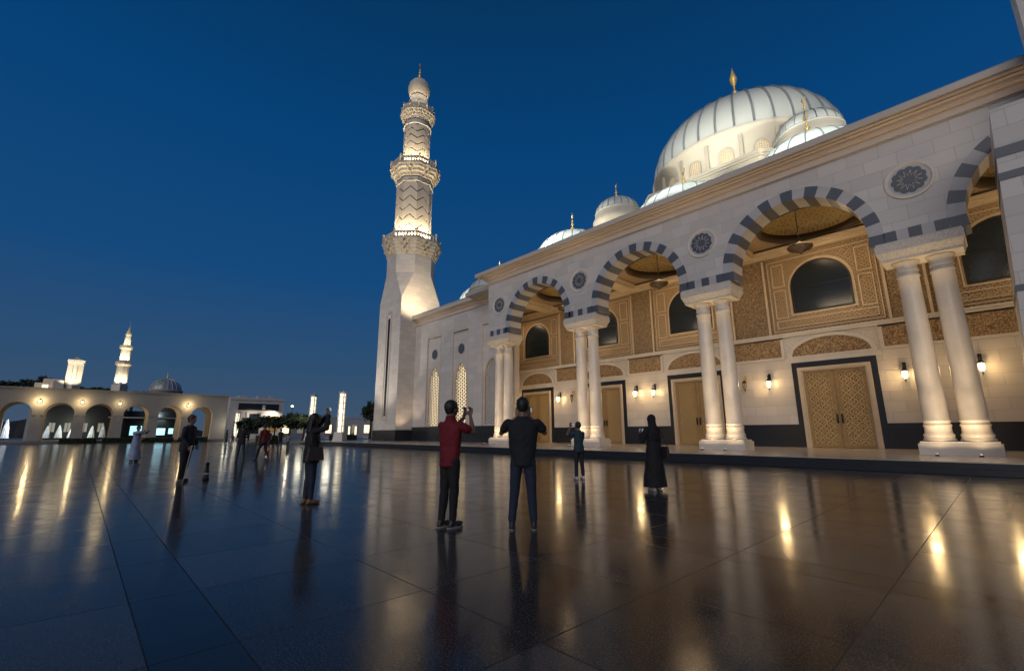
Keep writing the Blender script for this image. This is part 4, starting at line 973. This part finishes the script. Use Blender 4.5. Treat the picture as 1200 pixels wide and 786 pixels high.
def person(label, x, y, facing, H=1.78, shirt=(.02, .02, .025), pants=(.03, .045, .09), shoes=(.02, .02, .02), sole=True, armL=None, armR=None, feet=((-.10, 0), (.10, .03)), knees=(0, 0), lean=0.0, tilt=.0, sleeve=.55, kind='shirt', hair='short', vox=.010, hd=(0, 1, 0), z0=0.0, wide=1.0, group='people on the plaza', headturn=0):
    """local frame: faces +Y, right hand at +X"""
    t = thing('person', label, 'person', (x, y, z0), math.atan2(-facing[0], facing[1]), group); k = H/1.75; t.scale = (k, k, k)
    L = lambda z: lean*max(0, z-.1)/1.5            # forward lean grows with height
    sh = {-1: P3(-.168*wide, L(1.43), 1.405), 1: P3(.168*wide, L(1.43), 1.405)}
    arms = {-1: armL or ((-.25, .02+L(1.1), 1.14), (-.25, .10+L(.9), .90), (0, .3, -1), (1, 0, 0)), 1: armR or ((.25, .02+L(1.1), 1.14), (.25, .10+L(.9), .90), (0, .3, -1), (-1, 0, 0))}
    # body: one continuous surface
    b = MB()
    ell(b, [(0, L(z), z, rx, ry) for z, rx, ry in ((.84, .10, .08), (.90, .150, .105), (.98, .155, .11), (1.10, .128*wide, .095), (1.26, .145*wide, .108), (1.38, .150*wide, .095), (1.44, .115, .08), (1.48, .075, .065), (1.52, .056, .058), (1.60, .054, .056))])
    hx, hy = math.sin(headturn), math.cos(headturn); hc = P3(0, L(1.6)+.02, 1.64)
    rotz = Matrix.Rotation(-headturn, 4, 'Z') @ Matrix.Rotation(tilt, 4, 'X')
    hp = lambda v: hc+(rotz @ Vector(v))
    b.ball(hp((0, -.006, .012)), (.078, .10, .108), 16, rotz); b.ball(hp((0, .030, -.045)), (.054, .060, .066), 14, rotz); b.ball(hp((0, .060, -.082)), (.026, .022, .022), 10, rotz)
    b.tube([hp((0, .086, .018)), hp((0, .104, -.012)), hp((0, .112, -.030))], [.010, .014, .017], 8); b.ball(hp((0, .108, -.030)), (.020, .014, .011), 8, rotz)
    for s_ in (-1, 1):
        b.ball(hp((s_*.077, .0, -.008)), (.011, .024, .034), 10, rotz); b.ball(hp((s_*.036, .062, -.028)), (.024, .018, .022), 8, rotz)
    b.ball(hp((0, .088, -.052)), (.024, .010, .007), 8, rotz); b.ball(hp((0, .086, -.063)), (.022, .011, .007), 8, rotz); b.ball(hp((0, .080, .028)), (.05, .018, .012), 8, rotz)
    for s_ in (-1, 1):
        e, w_, d, n = [Vector(v) for v in arms[s_]]; s0 = sh[s_]
        limb(b, [s0-P3(s_*.03, 0, .01), s0, s0.lerp(e, .5), e], [.055, .056, .046, .038]); limb(b, [e, e.lerp(w_, .3), w_], [.038, .041, .026]); hand(b, w_, d, n, -s_)
    legs = []
    for i, s_ in enumerate((-1, 1)):
        fx, fy = feet[i]; hip = P3(s_*.088, L(.9), .90); an = P3(fx, fy-.03, .09); kn = hip.lerp(an, .50)+P3(0, .02+knees[i], 0)
        legs.append((hip, kn, an)); limb(b, [hip, hip.lerp(kn, .5), kn, kn.lerp(an, .35), an], [.082, .070, .054, .054, .036]); b.ball(an+P3(0, .06, -.045), (.04, .10, .035), 10)
    bake(b.build('body', 'skin', t), vox, 3); body = [o for o in COL.objects if o.parent == t][-1]
    for s_ in (-1, 1):
        e = MB(); e.ball(hp((s_*.032, .083, .006)), .0125, 10); e.build('eye', 'sole', t)
    # hair or scarf
    b = MB()
    if hair == 'short':
        b.ball(hp((0, -.018, .034)), (.090, .106, .106), 16, rotz); b.ball(hp((0, -.045, -.02)), (.070, .064, .065), 14, rotz); b.ball(hp((0, .03, .075)), (.066, .06, .045), 12, rotz); bake(b.build('hair', 'hair', t), vox, 2)
    elif hair == 'long':
        b.ball(hp((0, -.016, .026)), (.092, .104, .106), 16, rotz); b.ball(hp((0, -.06, -.06)), (.088, .066, .10), 14, rotz); ell(b, [(0, L(1.4)-.085, 1.30, .05, .02), (0, L(1.4)-.088, 1.38, .11, .045), (0, L(1.5)-.07, 1.50, .11, .05), (0, L(1.6)-.05, 1.62, .088, .06)]); bake(b.build('hair', 'hair', t), vox, 2)
    elif hair == 'scarf':
        b.ball(hp((0, -.014, .022)), (.094, .108, .112), 16, rotz); b.ball(hp((0, .0, -.08)), (.085, .085, .08), 14, rotz); ell(b, [(0, L(1.2)-.03, 1.16, .17, .12), (0, L(1.3)-.02, 1.30, .19, .13), (0, L(1.4)-.01, 1.42, .17, .115), (0, L(1.5)-.01, 1.52, .10, .09), (0, L(1.6), 1.62, .088, .095)]); bake(b.build('headscarf', mat_cloth('scarf_cloth', tuple(v*.8 for v in shirt)), t), vox, 2)
    # upper clothing
    b = MB(); g = .014
    if kind == 'robe':
        fx = sum(f[0] for f in feet)/2; fy = sum(f[1] for f in feet)/2
        ell(b, [(fx, fy, .10, .30, .25), (fx*.8, fy*.8+L(.3), .35, .265, .22), (0, L(.7), .70, .215, .18), (0, L(.95), .95, .190, .155), (0, L(1.1), 1.12, .165*wide, .13), (0, L(1.26), 1.27, .175*wide, .135), (0, L(1.38), 1.39, .18*wide, .12), (0, L(1.44), 1.455, .14, .10), (0, L(1.48), 1.50, .078, .07)], 28)
    else:
        hem = {'shirt': .83, 'coat': .78, 'jacket': .80}.get(kind, .88); ex = .02 if kind != 'shirt' else 0
        ell(b, [(0, L(hem), hem, .168+ex*1.4, .125+ex), (0, L(.98), .98, .170+ex, .125+ex), (0, L(1.1), 1.10, (.150+ex)*wide, .115+ex), (0, L(1.26), 1.26, (.165+ex*.6)*wide, .125+ex*.6), (0, L(1.38), 1.37, .170*wide, .115), (0, L(1.42), 1.42, .150*wide, .105), (0, L(1.45), 1.46, .105, .085), (0, L(1.48), 1.50, .068, .068)], 24)
    for s_ in (-1, 1):
        e, w_, d, n = [Vector(v) for v in arms[s_]]; s0 = sh[s_]; f = sleeve
        if f <= 1: limb(b, [s0-P3(s_*.05, 0, .01), s0, s0.lerp(e, f)], [.058, .060, .064 if f < .9 else .052])
        else: limb(b, [s0-P3(s_*.05, 0, .01), s0, e, e.lerp(w_, .92)], [.060, .062, .054, .040] if kind != 'robe' else [.068, .076, .066, .062])
    bake(b.build({'robe': 'robe', 'coat': 'coat', 'jacket': 'jacket'}.get(kind, 'shirt'), mat_cloth('upper_cloth', shirt), t), vox, 3)
    # trousers
    if kind != 'robe':
        b = MB(); ell(b, [(0, L(.80), .80, .11, .09), (0, L(.86), .86, .158, .115), (0, L(.95), .95, .163, .118), (0, L(1.02), 1.02, .148, .108)])
        for hip, kn, an in legs: limb(b, [hip, hip.lerp(kn, .5), kn, kn.lerp(an, .4), an+P3(0, 0, .03)], [.092, .080, .064, .060, .048])
        bake(b.build('trousers', mat_cloth('trouser_cloth', pants), t), vox, 3)
    for i, s_ in enumerate((-1, 1)):
        fx, fy = feet[i]; b = MB(); b.ball((fx, fy-.035, .075), (.044, .055, .055), 12); b.ball((fx, fy+.05, .052), (.044, .11, .038), 12); b.ball((fx, fy-.06, .04), (.04, .045, .035), 12); sho = bake(b.build('shoe', plain('shoe_leather', shoes, .5), t), .008, 2)
        b = MB(); n = 20; b.prism([(fx+(.046)*math.cos(2*PI*j/n), fy+.015+.142*math.sin(2*PI*j/n)) for j in range(n)], .001, .020, axis='z'); b.build('sole', 'sole' if sole else 'iron', sho)
    return t
def phone(label, pos, face, up_=(0, 0, 1), sc_=1, screen=True, land=True):
    """face: direction the screen looks"""
    t = thing('phone', label, 'phone', pos, 0, 'phones held up for pictures'); f = Vector(face).normalized(); t.rotation_euler = (-f).to_track_quat('Y', 'Z').to_euler()
    wx, wz = (.075, .037) if land else (.037, .075); b = MB(); b.box(-wx, wx, -.004, .004, -wz, wz); b.build('phone_case', 'phone', t); b = MB(); b.box(-wx+.004, wx-.004, -.0052, -.0045, -wz+.004, wz-.004); b.build('phone_screen', 'phonescreen', t); return t
def world(t, v): return Matrix.Translation(t.location) @ Matrix.Rotation(t.rotation_euler.z, 4, 'Z') @ Vector(v) if False else (Matrix.Translation(t.location) @ Matrix.Rotation(t.rotation_euler.z, 4, 'Z') @ (Vector(v)*t.scale.x))
def facing(t, v): return Matrix.Rotation(t.rotation_euler.z, 3, 'Z') @ Vector(v)
up_hold = lambda hx=.07, z=1.60, f=.30, ex=.26, ez=1.33, ey=.16: (((-ex, ey, ez), (-hx, f, z), (.10, .15, 1), (0, -.6, 0)), ((ex, ey, ez), (hx, f, z), (-.10, .15, 1), (0, -.6, 0)))
aL, aR = up_hold(.075, 1.53, .32, .27, 1.30, .20)
p1 = person('man in dark red polo shirt and black trousers holding a phone up', 21.74, -20.10, (-.06, 1.0), 1.74, (.15, .006, .014), (.008, .008, .010), (.02, .02, .02), True, aL, aR, ((-.08, -.03), (.08, .04)), wide=1.22, vox=.008, tilt=.08)
b = MB(); b.lathe([(.070, 1.485), (.078, 1.50), (.066, 1.545), (.058, 1.54)], (0, 0), 20, capb=False, capt=False); b.build('collar', mat_cloth('collar_cloth', (.13, .006, .012)), p1)
phone('phone held up by the man in dark red', world(p1, (0, .36, 1.625)), facing(p1, (0, -1, 0)))
aL, aR = up_hold(.085, 1.50, .27, .31, 1.27, .10)
p2 = person('man in black shirt and dark blue jeans seen from behind taking a picture', 22.55, -19.42, (-.70, .71), 1.77, (.008, .010, .014), (.014, .024, .050), (.015, .015, .018), True, aL, aR, ((-.155, .0), (.14, .02)), wide=1.25, vox=.008, tilt=.10)
phone('phone held up by the man in the black shirt', world(p2, (.06, .33, 1.60)), facing(p2, (0, -1, 0)))
p3 = person('woman in dark coat and jeans raising her phone above her head', 18.15, -20.75, (.12, .99), 1.66, (.009, .009, .011), (.014, .022, .042), (.16, .09, .04), False, ((-.26, .14, 1.50), (-.05, .24, 1.72), (.2, .1, 1), (0, -.5, 0)), ((.36, .16, 1.46), (.07, .26, 1.72), (-.25, .05, 1), (0, -.5, 0)), ((-.07, .0), (.11, .05)), kind='coat', hair='long', sleeve=1.6, tilt=.30, vox=.009)
phone('phone held high by the woman in the dark coat', world(p3, (.01, .30, 1.85)), facing(p3, (0, -1, -.3)))
t = thing('handbag', 'brown leather handbag hanging at the hip of the coated woman', 'bag', world(p3, (.30, .0, 0)), p3.rotation_euler.z)
b = MB(); b.hexa([(-.05, -.16, .80), (.05, -.16, .80), (.05, .16, .80), (-.05, .16, .80), (-.03, -.12, 1.04), (.03, -.12, 1.04), (.03, .12, 1.04), (-.03, .12, 1.04)]); bake(b.build('bag_body', plain('brown_leather', (.035, .020, .012), .5), t), .01, 6); b = MB(); b.tube([(-.0, -.10, 1.02), (-.08, -.06, 1.25), (-.16, -.02, 1.40), (-.10, .06, 1.25), (.0, .10, 1.02)], .010, 6); b.build('bag_strap', 'iron', t)
p4 = person('woman in long black robe and headscarf with white shoes', 21.72, -14.45, (-.97, .22), 1.66, (.008, .008, .010), shoes=(.55, .53, .50), armL=((-.24, .12, 1.15), (-.09, .30, 1.28), (.3, .3, 1), (0, -.5, 0)), armR=((.26, .10, 1.15), (.09, .30, 1.28), (-.3, .3, 1), (0, -.5, 0)), feet=((-.11, .0), (.12, .04)), kind='robe', hair='scarf', sleeve=1.6)
phone('phone held at the chest by the black robed woman', world(p4, (0, .36, 1.40)), facing(p4, (0, -1, -.3)))
t = thing('shoulder_bag', 'dark shoulder bag at the side of the black robed woman', 'bag', world(p4, (.20, -.14, 0)), p4.rotation_euler.z)
b = MB(); b.hexa([(-.04, -.14, .70), (.05, -.14, .70), (.05, .14, .70), (-.04, .14, .70), (-.02, -.11, .96), (.03, -.11, .96), (.03, .11, .96), (-.02, .11, .96)]); bake(b.build('bag_body', plain('black_leather', (.015, .012, .012), .5), t), .01, 5); b = MB(); b.tube([(0, -.09, .95), (-.04, -.03, 1.2), (-.10, .0, 1.36), (-.03, .06, 1.2), (0, .09, .95)], .009, 6); b.build('bag_strap', 'iron', t)
p5 = person('boy in teal shirt and dark trousers raising a phone', 18.98, -13.72, (-.93, .36), 1.56, (.015, .045, .060), (.014, .016, .022), (.5, .48, .46), True, ((-.30, .18, 1.36), (-.10, .34, 1.60), (.2, .1, 1), (0, -.5, 0)), ((.20, .10, 1.16), (.10, .30, 1.48), (-.2, .1, 1), (0, -.5, 0)), ((-.13, .0), (.12, .03)), wide=.95, tilt=.15)
phone('phone raised by the boy in teal', world(p5, (-.02, .38, 1.68)), facing(p5, (0, -1, 0)))
p6 = person('man in dark suit standing in profile with a walking cane', 11.70, -21.84, (.70, .71), 1.78, (.014, .015, .022), (.012, .012, .016), (.012, .012, .012), False, ((-.24, .02, 1.16), (-.16, .20, .96), (.2, .5, -1), (1, 0, 0)), ((.24, .06, 1.14), (.20, .24, .93), (-.1, .5, -1), (-1, 0, 0)), ((-.10, -.02), (.10, .06)), kind='jacket', sleeve=1.6, lean=.07)
b = MB(); q = world(p6, (.19, .32, .92)); e = world(p6, (.16, .18, .0)); b.tube([q+P3(-.03, -.03, .01), q+P3(.02, .02, .02), q, q.lerp(e, .5), e], .011, 8); tag(b.build('walking_cane', 'concrete'), 'thin grey walking cane held by the suited man', 'cane')
p7 = person('person in pale blue robe with arms raised near the far arcade', -.9, -22.0, (.90, .55), 1.64, (.30, .36, .50), shoes=(.02, .02, .02), armL=((-.20, .28, 1.42), (-.08, .52, 1.50), (0, 1, .4), (0, 0, -1)), armR=((.20, .28, 1.42), (.08, .52, 1.50), (0, 1, .4), (0, 0, -1)), feet=((-.12, 0), (.13, .02)), kind='robe', sleeve=1.6, vox=.014, hair='short')
p8 = person('person in black top and grey jeans standing beside the red topped walker', 2.2, -18.3, (-.9, .5), 1.70, (.014, .014, .018), (.035, .045, .065), (.02, .02, .02), False, ((-.25, .10, 1.16), (-.10, .25, 1.12), (.6, .5, .2), (0, 0, 1)), ((.26, .08, 1.16), (.10, .25, 1.12), (-.6, .5, .2), (0, 0, 1)), ((-.13, -.05), (.15, .08)), vox=.014, sleeve=1.6)
p9 = person('man in red top and black trousers walking in mid stride', 2.25, -17.35, (-.80, -.45), 1.72, (.17, .015, .02), (.012, .012, .016), (.02, .02, .02), False, None, None, ((-.09, .28), (.10, -.26)), (.03, .06), vox=.014)
for (x, y, f, H, s_, lb) in [(-13.0, -12.06, (1, .3), 1.62, (.02, .02, .03), 'small distant figure in dark clothes left of a pale one'), (-12.9, -11.5, (-.5, .8), 1.25, (.22, .24, .28), 'small distant child in pale top beside a dark figure'), (-31.6, -12.1, (.4, .9), 1.65, (.02, .02, .03), 'tiny far figure standing at the foot of the arcade light column'), (-31.0, -11.6, (1, 0), 1.2, (.05, .06, .09), 'tiny far child next to the arcade light column'), (-14.3, -12.6, (.9, -.3), 1.55, (.10, .02, .02), 'small distant figure in dark red near the garden trees')]:
    person(lb, x, y, f, H, s_, feet=((-.12, .06), (.12, -.05)), vox=.02)
t = thing('bollard', 'short black round bollard on the plaza right of the suited man', 'bollard', (11.46, -21.22, 0)); b = MB(); b.lathe([(.085, 0), (.085, .05), (.068, .08), (.066, .24), (.045, .30), (.043, .40), (.052, .42), (.052, .46), (.03, .48), (0, .485)], (0, 0), 20); b.build('bollard_post', 'iron', t); b = MB(); b.lathe([(.069, .15), (.0695, .20)], (0, 0), 20, capb=False, capt=False); b.build('bollard_band', 'concrete', t)
